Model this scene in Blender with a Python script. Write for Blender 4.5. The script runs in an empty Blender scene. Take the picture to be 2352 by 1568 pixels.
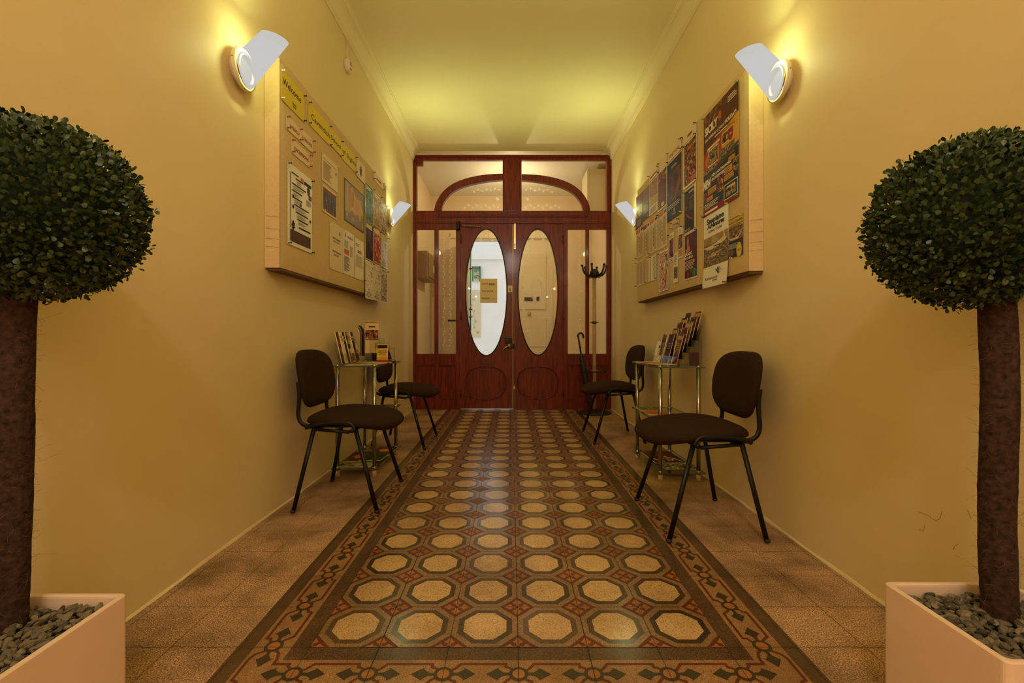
import bpy, bmesh, math, random
from mathutils import Vector, Matrix
random.seed(7)
S = bpy.context.scene
C = S.collection
# ---------------------------------------------------------------- camera, world, exposure, lights
F = 1067.0; CX = 1174.0; CY = 775.0; H = 0.893      # focal length and horizon in pixels of the 2352 px frame, eye height
cd = bpy.data.cameras.new('camera'); cam = bpy.data.objects.new('camera', cd); C.objects.link(cam)
cam.location = (0, 0, H); cam.rotation_euler = (math.pi/2, 0, 0)
cd.sensor_width = 36; cd.lens = F/2352*36; cd.shift_x = (1176-CX)/2352; cd.shift_y = -(784-CY)/2352
cd.clip_start = 0.02
S.camera = cam
w = bpy.data.worlds.new('overcast_sky'); S.world = w; w.use_nodes = True
w.node_tree.nodes['Background'].inputs[0].default_value = (1.0, 1.0, 0.97, 1)
w.node_tree.nodes['Background'].inputs[1].default_value = 0.86
S.view_settings.view_transform = 'Standard'; S.view_settings.look = 'None'
S.view_settings.exposure = 0.20; S.view_settings.gamma = 1; S.view_settings.use_curve_mapping = False
LAMP_COL = (0.87, 1.02, 0.46); LAMP_W = 26
XL = -1.215; XR = 1.245; YD = 5.77; CZ = 3.20; YB = -3.6
SCONCES = [(-1, 2.06, 2.08), (1, 2.11, 2.055), (-1, 4.60, 2.08), (1, 4.56, 2.07), (-1, -0.5, 2.08), (1, -0.5, 2.07), (-1, -2.9, 2.08), (1, -2.9, 2.07)]
def lamp(name, typ, loc, energy, col, size=0.03):
    l = bpy.data.lights.new(name, typ); l.energy = energy; l.color = col
    if typ == 'POINT': l.shadow_soft_size = size
    o = bpy.data.objects.new(name, l); C.objects.link(o); o.location = loc
    return o
for s, y, z in SCONCES:          # the bulb of each wall sconce, inside its shade
    o = lamp('sconce_bulb', 'POINT', ((XL if s < 0 else XR) - s*0.120, y, z+0.090), LAMP_W if y > 0 else LAMP_W*0.55, LAMP_COL, 0.035)
    o.visible_camera = False
for y in (-1.1, -2.7):            # unseen globes added behind the camera to brighten the near walls
    o = lamp('fill_globe_bulb', 'POINT', (0.0, y, CZ-0.16), 48, (0.97, 0.92, 0.92), 0.10); o.visible_camera = False
o = lamp('fill_pendant_bulb', 'POINT', (0.01, 6.55, 2.78), 17, (1.0, 0.84, 0.52), 0.03)  # hidden bulb added behind the centre post to light the vestibule
# ---------------------------------------------------------------- materials
M = {}
def nt(name):
    m = bpy.data.materials.new(name); m.use_nodes = True
    return m, m.node_tree.nodes, m.node_tree.links, m.node_tree.nodes['Principled BSDF']
def mat(name, col, rough=0.5, metal=0.0, noise=0.0, nscale=20, bump=0.0, bscale=80, spec=0.5, sheen=0.0, coat=0.0):
    if name in M: return M[name]
    m, N, L, b = nt(name); M[name] = m
    b.inputs['Base Color'].default_value = (*col, 1); b.inputs['Roughness'].default_value = rough
    b.inputs['Metallic'].default_value = metal; b.inputs['Specular IOR Level'].default_value = spec
    if sheen: b.inputs['Sheen Weight'].default_value = sheen
    if coat: b.inputs['Coat Weight'].default_value = coat; b.inputs['Coat Roughness'].default_value = 0.08
    tc = N.new('ShaderNodeTexCoord')
    if noise:
        n = N.new('ShaderNodeTexNoise'); n.inputs['Scale'].default_value = nscale; n.inputs['Detail'].default_value = 5
        L.new(tc.outputs['Object'], n.inputs['Vector'])
        r = N.new('ShaderNodeValToRGB'); L.new(n.outputs['Fac'], r.inputs[0])
        r.color_ramp.elements[0].position = 0.3; r.color_ramp.elements[1].position = 0.7
        r.color_ramp.elements[0].color = (*[c*(1-noise) for c in col], 1); r.color_ramp.elements[1].color = (*[min(1, c*(1+noise)) for c in col], 1)
        L.new(r.outputs[0], b.inputs['Base Color'])
    if bump:
        n = N.new('ShaderNodeTexNoise'); n.inputs['Scale'].default_value = bscale; n.inputs['Detail'].default_value = 4
        L.new(tc.outputs['Object'], n.inputs['Vector'])
        p = N.new('ShaderNodeBump'); p.inputs['Strength'].default_value = bump; p.inputs['Distance'].default_value = 0.004
        L.new(n.outputs['Fac'], p.inputs['Height']); L.new(p.outputs[0], b.inputs['Normal'])
    return m
def ink(r, g, b_, rough=0.55):
    return mat('ink_%02x%02x%02x_%d' % (r, g, b_, rough*100), tuple(((c/255)/1.0)**2.2 for c in (r, g, b_)), rough, spec=0.2)
def photo(name, cols, scale=30, rough=0.35, stretch=(1, 1, 1), kind='noise'):
    if name in M: return M[name]
    m, N, L, b = nt(name); M[name] = m
    b.inputs['Roughness'].default_value = max(rough, 0.5) if rough > 0.2 else rough; b.inputs['Specular IOR Level'].default_value = 0.15 if rough > 0.2 else 0.4
    tc = N.new('ShaderNodeTexCoord'); mp = N.new('ShaderNodeMapping'); mp.inputs['Scale'].default_value = stretch
    L.new(tc.outputs['Object'], mp.inputs[0])
    n = N.new('ShaderNodeTexNoise'); n.inputs['Scale'].default_value = scale; n.inputs['Detail'].default_value = 4; n.inputs['Roughness'].default_value = 0.65
    L.new(mp.outputs[0], n.inputs['Vector'])
    r = N.new('ShaderNodeValToRGB'); L.new(n.outputs['Fac'], r.inputs[0]); r.color_ramp.interpolation = 'EASE'
    e = r.color_ramp.elements; k = len(cols)
    while len(e) < k: e.new(0.5)
    for i, c in enumerate(cols):
        e[i].position = 0.40 + 0.20*i/(k-1); e[i].color = (*[(v/255)**2.2 for v in c], 1)
    L.new(r.outputs[0], b.inputs['Base Color'])
    return m
WALLC = (0.86, 0.675, 0.36)
def wall_mat(name, col):
    m, N, L, b = nt(name); M[name] = m
    b.inputs['Roughness'].default_value = 0.55; b.inputs['Specular IOR Level'].default_value = 0.3
    tc = N.new('ShaderNodeTexCoord')
    n = N.new('ShaderNodeTexNoise'); n.inputs['Scale'].default_value = 1.6; n.inputs['Detail'].default_value = 6
    L.new(tc.outputs['Object'], n.inputs['Vector'])
    r = N.new('ShaderNodeValToRGB'); L.new(n.outputs['Fac'], r.inputs[0])
    r.color_ramp.elements[0].color = (*[c*0.95 for c in col], 1); r.color_ramp.elements[1].color = (*[min(1, c*1.04) for c in col], 1)
    L.new(r.outputs[0], b.inputs['Base Color'])
    n2 = N.new('ShaderNodeTexNoise'); n2.inputs['Scale'].default_value = 5; n2.inputs['Detail'].default_value = 8; n2.inputs['Roughness'].default_value = 0.6
    L.new(tc.outputs['Object'], n2.inputs['Vector'])
    p = N.new('ShaderNodeBump'); p.inputs['Strength'].default_value = 0.10; p.inputs['Distance'].default_value = 0.02
    L.new(n2.outputs['Fac'], p.inputs['Height']); L.new(p.outputs[0], b.inputs['Normal'])
    return m
wall_mat('wall_paint', WALLC); wall_mat('ceiling_paint', (0.93, 0.78, 0.44)); wall_mat('vestibule_paint', (0.86, 0.68, 0.42))
def terrazzo(name, a, b2, grain=260, rough=0.3, stain=0.0, thr=(0.42, 0.58)):
    m, N, L, b = nt(name); M[name] = m
    tc = N.new('ShaderNodeTexCoord')
    n = N.new('ShaderNodeTexNoise'); n.inputs['Scale'].default_value = grain*1.5; n.inputs['Detail'].default_value = 3.0; n.inputs['Roughness'].default_value = 0.7
    L.new(tc.outputs['Object'], n.inputs['Vector'])
    r = N.new('ShaderNodeValToRGB'); L.new(n.outputs['Fac'], r.inputs[0])
    r.color_ramp.elements[0].position = thr[0]; r.color_ramp.elements[1].position = thr[1]
    r.color_ramp.elements[0].color = (*a, 1); r.color_ramp.elements[1].color = (*b2, 1)
    n2 = N.new('ShaderNodeTexNoise'); n2.inputs['Scale'].default_value = 3.2; n2.inputs['Detail'].default_value = 6; n2.inputs['Roughness'].default_value = 0.65
    L.new(tc.outputs['Object'], n2.inputs['Vector'])
    r2 = N.new('ShaderNodeValToRGB'); L.new(n2.outputs['Fac'], r2.inputs[0])
    r2.color_ramp.elements[0].position = 0.36; r2.color_ramp.elements[1].position = 0.62
    lo = 0.72 - stain; r2.color_ramp.elements[0].color = (lo, lo*0.95, lo*0.9, 1); r2.color_ramp.elements[1].color = (1, 1, 1, 1)
    mx = N.new('ShaderNodeMix'); mx.data_type = 'RGBA'; mx.blend_type = 'MULTIPLY'; mx.inputs['Factor'].default_value = 1
    L.new(r.outputs[0], mx.inputs[6]); L.new(r2.outputs[0], mx.inputs[7]); L.new(mx.outputs[2], b.inputs['Base Color']); b.inputs['Specular IOR Level'].default_value = 0.85 if rough < 0.2 else 0.5
    mr = N.new('ShaderNodeMapRange'); mr.inputs[3].default_value = rough+0.12; mr.inputs[4].default_value = rough-0.05
    L.new(n2.outputs['Fac'], mr.inputs[0]); L.new(mr.outputs[0], b.inputs['Roughness'])
    p = N.new('ShaderNodeBump'); p.inputs['Strength'].default_value = 0.06; p.inputs['Distance'].default_value = 0.002
    L.new(n2.outputs['Fac'], p.inputs['Height']); L.new(p.outputs[0], b.inputs['Normal'])
    return m
terrazzo('terrazzo_side', (0.22, 0.115, 0.052), (0.90, 0.54, 0.30), 170, 0.42, 0.30, (0.45, 0.56))
terrazzo('terrazzo_field', (0.17, 0.093, 0.042), (0.44, 0.25, 0.115), 300, 0.17, 0.05)
terrazzo('terrazzo_grey', (0.050, 0.028, 0.015), (0.20, 0.108, 0.05), 330, 0.2, 0.1)
terrazzo('terrazzo_band', (0.20, 0.095, 0.038), (0.56, 0.30, 0.13), 300, 0.25, 0.1)
for i, (a, b_) in enumerate((((0.27, 0.15, 0.06), (0.78, 0.50, 0.23)), ((0.40, 0.25, 0.095), (0.80, 0.53, 0.24)), ((0.20, 0.11, 0.045), (0.74, 0.46, 0.21)))):
    terrazzo('terrazzo_centre_%d' % i, a, b_, 210, 0.16, 0.0, (0.36, 0.52))
for i, (a, b_) in enumerate((((0.024, 0.017, 0.011), (0.11, 0.068, 0.036)), ((0.075, 0.040, 0.018), (0.17, 0.095, 0.042)), ((0.045, 0.027, 0.014), (0.135, 0.075, 0.035)))):
    terrazzo('terrazzo_ring_%d' % i, a, b_, 300, 0.16, 0.0)
terrazzo('cement_red', (0.10, 0.018, 0.009), (0.20, 0.042, 0.016), 300, 0.3, 0.1)
terrazzo('cement_orange', (0.36, 0.13, 0.035), (0.52, 0.21, 0.06), 300, 0.3, 0.1)
terrazzo('cement_dark', (0.026, 0.019, 0.012), (0.085, 0.058, 0.03), 320, 0.3, 0.0)
mat('joint', (0.035, 0.022, 0.012), 0.7)
def wood():
    m, N, L, b = nt('mahogany'); M['mahogany'] = m
    tc = N.new('ShaderNodeTexCoord'); mp = N.new('ShaderNodeMapping'); mp.inputs['Scale'].default_value = (9, 9, 0.9)
    L.new(tc.outputs['Object'], mp.inputs[0])
    n = N.new('ShaderNodeTexNoise'); n.inputs['Scale'].default_value = 6; n.inputs['Detail'].default_value = 6
    L.new(mp.outputs[0], n.inputs['Vector'])
    r = N.new('ShaderNodeValToRGB'); L.new(n.outputs['Fac'], r.inputs[0])
    r.color_ramp.elements[0].position = 0.3; r.color_ramp.elements[1].position = 0.72
    r.color_ramp.elements[0].color = (0.085, 0.0080, 0.0022, 1); r.color_ramp.elements[1].color = (0.27, 0.026, 0.0055, 1)
    L.new(r.outputs[0], b.inputs['Base Color']); b.inputs['Roughness'].default_value = 0.34; b.inputs['Specular IOR Level'].default_value = 0.30
    b.inputs['Coat Weight'].default_value = 0.12; b.inputs['Coat Roughness'].default_value = 0.12
    p = N.new('ShaderNodeBump'); p.inputs['Strength'].default_value = 0.12; p.inputs['Distance'].default_value = 0.002
    L.new(n.outputs['Fac'], p.inputs['Height']); L.new(p.outputs[0], b.inputs['Normal'])
wood()
def glass(name, tint=(1, 1, 1), ior=1.5):
    m, N, L, b = nt(name); M[name] = m; N.remove(b)
    t = N.new('ShaderNodeBsdfTransparent'); t.inputs[0].default_value = (*tint, 1)
    g = N.new('ShaderNodeBsdfGlossy'); g.inputs['Roughness'].default_value = 0.01
    f0 = N.new('ShaderNodeFresnel'); f0.inputs[0].default_value = ior
    gm = N.new('ShaderNodeNewGeometry'); inv = N.new('ShaderNodeMath'); inv.operation = 'SUBTRACT'; inv.inputs[0].default_value = 1.0; L.new(gm.outputs['Backfacing'], inv.inputs[1])
    f = N.new('ShaderNodeMath'); f.operation = 'MULTIPLY'; L.new(f0.outputs[0], f.inputs[0]); L.new(inv.outputs[0], f.inputs[1])
    x = N.new('ShaderNodeMixShader'); L.new(f.outputs[0], x.inputs[0]); L.new(t.outputs[0], x.inputs[1]); L.new(g.outputs[0], x.inputs[2])
    L.new(x.outputs[0], N['Material Output'].inputs[0])
glass('clear_glass'); glass('shelf_glass', (0.82, 0.88, 0.80)); glass('acrylic', (0.93, 0.92, 0.88), 1.18)
def frosted(name, col, alpha):
    m, N, L, b = nt(name); M[name] = m
    b.inputs['Base Color'].default_value = (*col, 1); b.inputs['Roughness'].default_value = 0.6; b.inputs['Alpha'].default_value = alpha
def lit_through(name, col, clear, back):
    m, N, L, b = nt(name); M[name] = m; N.remove(b)
    d = N.new('ShaderNodeBsdfDiffuse'); d.inputs[0].default_value = (*col, 1); q = N.new('ShaderNodeBsdfTranslucent'); q.inputs[0].default_value = (*col, 1); t = N.new('ShaderNodeBsdfTransparent')
    x = N.new('ShaderNodeMixShader'); x.inputs[0].default_value = back; L.new(d.outputs[0], x.inputs[1]); L.new(q.outputs[0], x.inputs[2])
    y = N.new('ShaderNodeMixShader'); y.inputs[0].default_value = clear; L.new(x.outputs[0], y.inputs[1]); L.new(t.outputs[0], y.inputs[2]); L.new(y.outputs[0], N['Material Output'].inputs[0])
lit_through('etched_glass', (1.0, 0.98, 0.92), 0.45, 0.45); lit_through('notice_paper', (0.92, 0.80, 0.52), 0.0, 0.55)
def shade():
    m, N, L, b = nt('opal_glass'); M['opal_glass'] = m; N.remove(b)
    e = N.new('ShaderNodeEmission'); e.inputs[0].default_value = (1, 0.985, 0.95, 1); e.inputs[1].default_value = 0.50
    t = N.new('ShaderNodeBsdfTransparent'); t.inputs[0].default_value = (1, 0.97, 0.9, 1)
    x = N.new('ShaderNodeMixShader'); x.inputs[0].default_value = 0.94
    L.new(t.outputs[0], x.inputs[1]); L.new(e.outputs[0], x.inputs[2]); L.new(x.outputs[0], N['Material Output'].inputs[0])
shade()
m, N, L, b = nt('fill_globe_glass'); M['fill_globe_glass'] = m; N.remove(b)
e = N.new('ShaderNodeEmission'); e.inputs[0].default_value = (1, 0.9, 0.7, 1); t = N.new('ShaderNodeBsdfTransparent'); x = N.new('ShaderNodeMixShader'); x.inputs[0].default_value = 0.2
L.new(t.outputs[0], x.inputs[1]); L.new(e.outputs[0], x.inputs[2]); L.new(x.outputs[0], N['Material Output'].inputs[0])
m, N, L, b = nt('fluorescent_tube'); M['fluorescent_tube'] = m; b.inputs['Emission Color'].default_value = (1, 0.9, 0.7, 1); b.inputs['Emission Strength'].default_value = 1.0
mat('brass', (0.62, 0.42, 0.16), 0.28, 1.0); mat('chrome', (0.40, 0.35, 0.30), 0.16, 1.0)
mat('black_metal', (0.005, 0.004, 0.0035), 0.42, spec=0.35); mat('black_plastic', (0.012, 0.009, 0.008), 0.5)
mat('chair_fabric', (0.036, 0.0165, 0.0075), 0.95, 0, 0.45, 420, 0.5, 700, 0.15, 0.0)
mat('board_fabric', (0.72, 0.52, 0.26), 0.9, 0, 0.04, 60, 0.5, 26, 0.2)
mat('pot_white', (0.86, 0.62, 0.46), 0.42, 0, 0.02, 8)
mat('white_plastic', (0.80, 0.70, 0.52), 0.45); mat('cream_paint', (0.82, 0.68, 0.42), 0.5)
mat('fibre_bark', (0.052, 0.027, 0.020), 0.95, 0, 0.5, 90, 1.0, 60, 0.1)
mat('fibre_hair', (0.22, 0.10, 0.05), 0.9)
mat('paper', (0.84, 0.66, 0.40), 0.6); mat('paper_white', (0.88, 0.80, 0.62), 0.4); mat('paper_yellow', (0.82, 0.62, 0.03), 0.6)
mat('pole_beech', (0.50, 0.30, 0.13), 0.45, 0, 0.1, 30)
mat('street_render', (0.82, 0.82, 0.80), 0.8, 0, 0.03, 3); mat('street_ground', (0.7, 0.7, 0.68), 0.8, 0, 0.05, 3)
mat('shutter_green', (0.03, 0.16, 0.10), 0.5); mat('meter_brown', (0.30, 0.17, 0.06), 0.5)
mat('rubber_foot', (0.72, 0.52, 0.30), 0.5)
def leafmat(name, c1, c2):
    m, N, L, b = nt(name); M[name] = m
    g = N.new('ShaderNodeNewGeometry'); r = N.new('ShaderNodeValToRGB'); L.new(g.outputs['Random Per Island'], r.inputs[0])
    r.color_ramp.elements[0].color = (*c1, 1); r.color_ramp.elements[1].color = (*c2, 1)
    L.new(r.outputs[0], b.inputs['Base Color']); b.inputs['Roughness'].default_value = 0.42
leafmat('box_leaf', (0.006, 0.030, 0.011), (0.060, 0.088, 0.015))
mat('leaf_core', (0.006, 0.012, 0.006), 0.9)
leafmat('pebble', (0.05, 0.044, 0.030), (0.24, 0.18, 0.105)); M['pebble'].node_tree.nodes['Principled BSDF'].inputs['Roughness'].default_value = 0.7
# ---------------------------------------------------------------- mesh helpers
class MB:
    """collects shapes (several materials) into one mesh"""
    def __init__(s): s.v = []; s.f = []; s.m = []; s.mats = []; s.sm = []
    def mi(s, m):
        if isinstance(m, str): m = M[m]
        if m not in s.mats: s.mats.append(m)
        return s.mats.index(m)
    def add(s, vs, fs, m, smooth=False):
        o = len(s.v); s.v += [tuple(v) for v in vs]; i = s.mi(m)
        for f in fs: s.f.append([o+k for k in f]); s.m.append(i); s.sm.append(smooth)
    def box(s, a, b, m, rot=None, piv=None):
        x0, y0, z0 = a; x1, y1, z1 = b
        vs = [Vector(p) for p in ((x0,y0,z0),(x1,y0,z0),(x1,y1,z0),(x0,y1,z0),(x0,y0,z1),(x1,y0,z1),(x1,y1,z1),(x0,y1,z1))]
        if rot is not None:
            p = Vector(piv or (0, 0, 0)); vs = [rot @ (v-p) + p for v in vs]
        s.add(vs, [(0,3,2,1),(4,5,6,7),(0,1,5,4),(1,2,6,5),(2,3,7,6),(3,0,4,7)], m)
    def poly(s, pts, m): s.add(pts, [list(range(len(pts)))], m)
    def prism(s, pts, off, m, smooth=False):      # polygon extruded by the vector off
        n = len(pts); off = Vector(off); P = [Vector(p) for p in pts]
        s.add(P+[p+off for p in P], [list(range(n))[::-1], list(range(n, 2*n))]+[(i, (i+1) % n, (i+1) % n+n, i+n) for i in range(n)], m, False)
    def tube(s, pts, r, m, n=12, caps=True, closed=False, flat=1.0, up=(0, 0, 1)):
        P = [Vector(p) for p in pts]; rr = r if isinstance(r, (list, tuple)) else [r]*len(P)
        k = len(P); vs = []; prev = None
        for i, p in enumerate(P):
            if closed: t = P[(i+1) % k]-P[i-1]
            else: t = P[min(i+1, k-1)]-P[max(i-1, 0)]
            t.normalize()
            u = (prev if prev is not None else (Vector(up) if abs(t.dot(Vector(up))) < 0.95 else Vector((1, 0, 0))))
            u = (u-t*u.dot(t)).normalized(); prev = u; q = t.cross(u)
            for j in range(n):
                a = 2*math.pi*j/n; vs.append(p+u*math.cos(a)*rr[i]+q*math.sin(a)*rr[i]*flat)
        fs = []
        for i in range(k if closed else k-1):
            for j in range(n):
                a = i*n+j; b2 = i*n+(j+1) % n; c = ((i+1) % k)*n+(j+1) % n; d = ((i+1) % k)*n+j
                fs.append((a, b2, c, d))
        if caps and not closed: fs += [list(range(n))[::-1], list(range((k-1)*n, k*n))]
        s.add(vs, fs, m, True)
    def lathe(s, prof, m, c=(0, 0, 0), n=32, axis='z', mtx=None):
        vs = []
        for r, z in prof:
            for j in range(n):
                a = 2*math.pi*j/n; p = Vector((r*math.cos(a), r*math.sin(a), z))
                if mtx is not None: p = mtx @ p
                vs.append(p+Vector(c))
        fs = [(i*n+j, i*n+(j+1) % n, (i+1)*n+(j+1) % n, (i+1)*n+j) for i in range(len(prof)-1) for j in range(n)]
        s.add(vs, fs, m, True)
    def sphere(s, c, r, m, n=16, sc=(1, 1, 1)):
        prof = [(max(1e-5, r*math.sin(math.pi*i/n)), -r*math.cos(math.pi*i/n)) for i in range(n+1)]
        s.lathe(prof, m, c, n*2, mtx=Matrix.Diagonal((*sc, )) )
    def text(s, t, u, v, size, m, z=0.0, align='LEFT', sx=1.0, bold=0.0, shear=0.0):
        vs, fs = text_geo(t, bold, shear)
        if not vs: return
        x1 = max(p[0] for p in vs); x0 = min(p[0] for p in vs); w_ = (x1-x0)
        ox = {'LEFT': -x0, 'CENTER': -(x0+x1)/2, 'RIGHT': -x1}[align]
        s.add([(u+(p[0]+ox)*size*sx, v+p[1]*size, z) for p in vs], fs, m)
    def build(s, name, parent=None, loc=None, bevel=0.0, mtx=None):
        me = bpy.data.meshes.new(name); me.from_pydata(s.v, [], s.f)
        for m in s.mats: me.materials.append(m)
        me.polygons.foreach_set('material_index', s.m); me.polygons.foreach_set('use_smooth', s.sm)
        me.update()
        o = bpy.data.objects.new(name, me); C.objects.link(o)
        if parent is not None: o.parent = parent
        if loc is not None: o.location = loc
        if mtx is not None: o.matrix_world = mtx
        if bevel:
            b = o.modifiers.new('bevel', 'BEVEL'); b.width = bevel; b.segments = 2; b.limit_method = 'ANGLE'
        return o
TG = {}
def text_geo(t, bold, shear):
    k = (t, bold, shear)
    if k in TG: return TG[k]
    c = bpy.data.curves.new('t', 'FONT'); c.body = t; c.size = 1; c.offset = bold; c.shear = shear; c.resolution_u = 3
    o = bpy.data.objects.new('t', c); me = bpy.data.meshes.new_from_object(o)
    vs = [tuple(v.co) for v in me.vertices]; fs = [list(p.vertices) for p in me.polygons]
    bpy.data.objects.remove(o); bpy.data.curves.remove(c); bpy.data.meshes.remove(me)
    TG[k] = (vs, fs); return TG[k]
def tag(o, label=None, cat=None, group=None, kind=None):
    if label: o['label'] = label
    if cat: o['category'] = cat
    if group: o['group'] = group
    if kind: o['kind'] = kind
    return o
def thing(name, label, cat, loc=(0, 0, 0), group=None, rz=0.0, kind=None):
    o = bpy.data.objects.new(name, None); C.objects.link(o); o.location = loc; o.rotation_euler = (0, 0, rz)
    o.empty_display_size = 0.05
    return tag(o, label, cat, group, kind)
def copy_tree(o, parent=None):
    c = o.copy(); C.objects.link(c); c.parent = parent
    for ch in [x for x in list(C.objects) if x.parent == o and x is not c]: copy_tree(ch, c)
    return c
def W(px, py, y): return ((px-CX)*y/F, H-(py-CY)*y/F)      # pixel to (x, z) at depth y
def clip(poly, x0, y0, x1, y1):
    def cut(P, ins, inter):
        out = []
        for i in range(len(P)):
            a, b2 = P[i-1], P[i]
            if ins(b2):
                if not ins(a): out.append(inter(a, b2))
                out.append(b2)
            elif ins(a): out.append(inter(a, b2))
        return out
    def ix(v): return lambda a, b2: (v, a[1]+(b2[1]-a[1])*(v-a[0])/(b2[0]-a[0]))
    def iy(v): return lambda a, b2: (a[0]+(b2[0]-a[0])*(v-a[1])/(b2[1]-a[1]), v)
    for ins, it in ((lambda p: p[0] >= x0, ix(x0)), (lambda p: p[0] <= x1, ix(x1)), (lambda p: p[1] >= y0, iy(y0)), (lambda p: p[1] <= y1, iy(y1))):
        if len(poly) < 3: return []
        poly = cut(poly, ins, it)
    return poly
# ================================================================= floor
T = 0.2; FX0 = -0.58; FX1 = 0.62; FY0 = 1.338; ZS = 0.00025
fl = MB()
fl.box((XL-0.12, YB-0.1, -0.06), (XR+0.12, YD+0.08, 0), 'terrazzo_side')
def fp(pts, lay, m): fl.poly([(x, y, lay*ZS) for x, y in pts], m)
def frect(x0, y0, x1, y1, lay, m): fp([(x0, y0), (x1, y0), (x1, y1), (x0, y1)], lay, m)
G = 0.052; MW = 0.108; DK = 0.050                           # grey band, motif band, dark band
BX0 = FX0-G-MW-DK; BX1 = FX1+G+MW+DK; BY0 = FY0-G-MW-DK
frect(BX0, BY0, BX1, YD, 1, 'terrazzo_grey')
frect(BX0+DK, BY0+DK, BX1-DK, YD, 2, 'terrazzo_band')
frect(FX0-G, FY0-G, FX1+G, YD, 3, 'terrazzo_grey')
frect(FX0, FY0, FX1, YD, 4, 'terrazzo_field')
rows = 23
def octo(cx, cy, r): 
    k = r*math.tan(math.pi/8); return [(cx+a, cy+b2) for a, b2 in ((r,-k),(r,k),(k,r),(-k,r),(-r,k),(-r,-k),(-k,-r),(k,-r))]
for j in range(rows):
    for i in range(6):
        cx = FX0+(i+.5)*T; cy = FY0+(j+.5)*T
        if cy+0.083 > YD: continue
        fp(octo(cx, cy, 0.083), 5, 'terrazzo_ring_%d' % random.choice((0, 0, 1, 2, 2)))
        fp(octo(cx, cy, 0.0655), 6, 'terrazzo_centre_%d' % random.choice((0, 0, 1, 2)))
arm = [(0.0, -0.0045), (0.018, -0.0045), (0.020, -0.012), (0.027, -0.017), (0.031, -0.010), (0.040, -0.005), (0.046, 0), (0.040, 0.005), (0.031, 0.010), (0.027, 0.017), (0.020, 0.012), (0.018, 0.0045), (0.0, 0.0045)]
for j in range(rows+1):
    for i in range(7):
        cx = FX0+i*T; cy = FY0+j*T; h = 0.0565
        if cy > YD+h: continue
        lim = (FX0, FY0, FX1, YD)
        d = clip([(cx-h, cy), (cx, cy-h), (cx+h, cy), (cx, cy+h)], *lim)
        if len(d) > 2: fp(d, 5, 'cement_red')
        for q in range(4):
            ca, sa = ((1, 0), (0, 1), (-1, 0), (0, -1))[q]
            a = clip([(cx+(u*ca-v*sa)*0.95, cy+(u*sa+v*ca)*0.95) for u, v in arm], *lim)
            if len(a) > 2: fp(a, 6, 'cement_orange')
def joint(x0, y0, x1, y1, w_=0.0009):
    if x0 == x1: frect(x0-w_, y0, x0+w_, y1, 9, 'joint')
    else: frect(x0, y0-w_, x1, y0+w_, 8, 'joint')
for i in range(-4, 11):
    x = FX0+i*T
    if XL < x < XR: joint(x, YB, x, YD, 0.0012 if i in (1, 3, 4) else 0.0007)
k = int((YB-FY0)/T)
while FY0+k*T < YD: joint(XL, FY0+k*T, XR, FY0+k*T, 0.0007); k += 1
# running motif of the border: ringed discs, barbed darts, red cartouche lines
def thick(pts, w_, m, fn, lay=4):       # one mitred ribbon along the points
    P = [Vector(p) for p in pts]; L_, R_ = [], []
    for i, p in enumerate(P):
        d0 = (p-P[i-1]).normalized() if i else (P[1]-p).normalized(); d1 = (P[i+1]-p).normalized() if i < len(P)-1 else d0
        n0 = Vector((-d0.y, d0.x)); n1 = Vector((-d1.y, d1.x)); b_ = (n0+n1).normalized(); k_ = w_/max(0.5, b_.dot(n0))
        L_.append(fn(*(p+b_*k_))); R_.append(fn(*(p-b_*k_)))
    for i in range(len(P)-1): fp([R_[i], R_[i+1], L_[i+1], L_[i]], lay, m)
def disc(c, r, m, fn, lay): fp([fn(c[0]+r*math.cos(i*math.pi/12), c[1]+r*math.sin(i*math.pi/12)) for i in range(24)], lay, m)
dart = [(0.018, -0.004), (0.040, -0.006), (0.054, -0.0175), (0.052, -0.0235), (0.062, -0.018), (0.070, -0.012), (0.086, 0), (0.070, 0.012), (0.062, 0.018), (0.052, 0.0235), (0.054, 0.0175), (0.040, 0.006), (0.018, 0.004)]
def node_motif(fn, sides=(1, -1)):
    for s_ in sides:
        fp([fn(s_*u, v) for u, v in dart], 5, 'cement_dark')
    disc((0, 0), 0.026, 'cement_dark', fn, 6); disc((0, 0), 0.0165, 'cement_orange', fn, 7)
def cartouche(fn, L_):
    for s_ in (1, -1):
        # along u from one disc (0) to the next (L_), v = s_*0.04
        f2 = (lambda u, v: fn(u, v)) if s_ > 0 else (lambda u, v: fn(L_-u, -v))
        thick([(0.022, 0.014), (0.030, 0.022), (0.037, 0.031), (0.043, 0.0385), (L_-0.034, 0.0385), (L_-0.034, 0.026), (L_-0.024, 0.023), (L_-0.018, 0.018)], 0.0042, 'cement_red', f2)
cyB = FY0-G-MW/2; cxL = FX0-G-MW/2; cxR = FX1+G+MW/2
for i in range(7):
    fn = (lambda u, v, x=FX0+i*T: (x+u, cyB+v)); node_motif(fn)
    if i < 6: cartouche(fn, T)
for cx in (cxL, cxR):
    for j in range(rows):
        y = FY0+j*T+0.006
        if y+0.09 > YD: break
        fn = (lambda u, v, y=y, cx=cx: (cx+v, y+u)); node_motif(fn)
        if y+T+0.03 < YD: cartouche(fn, T)
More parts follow.
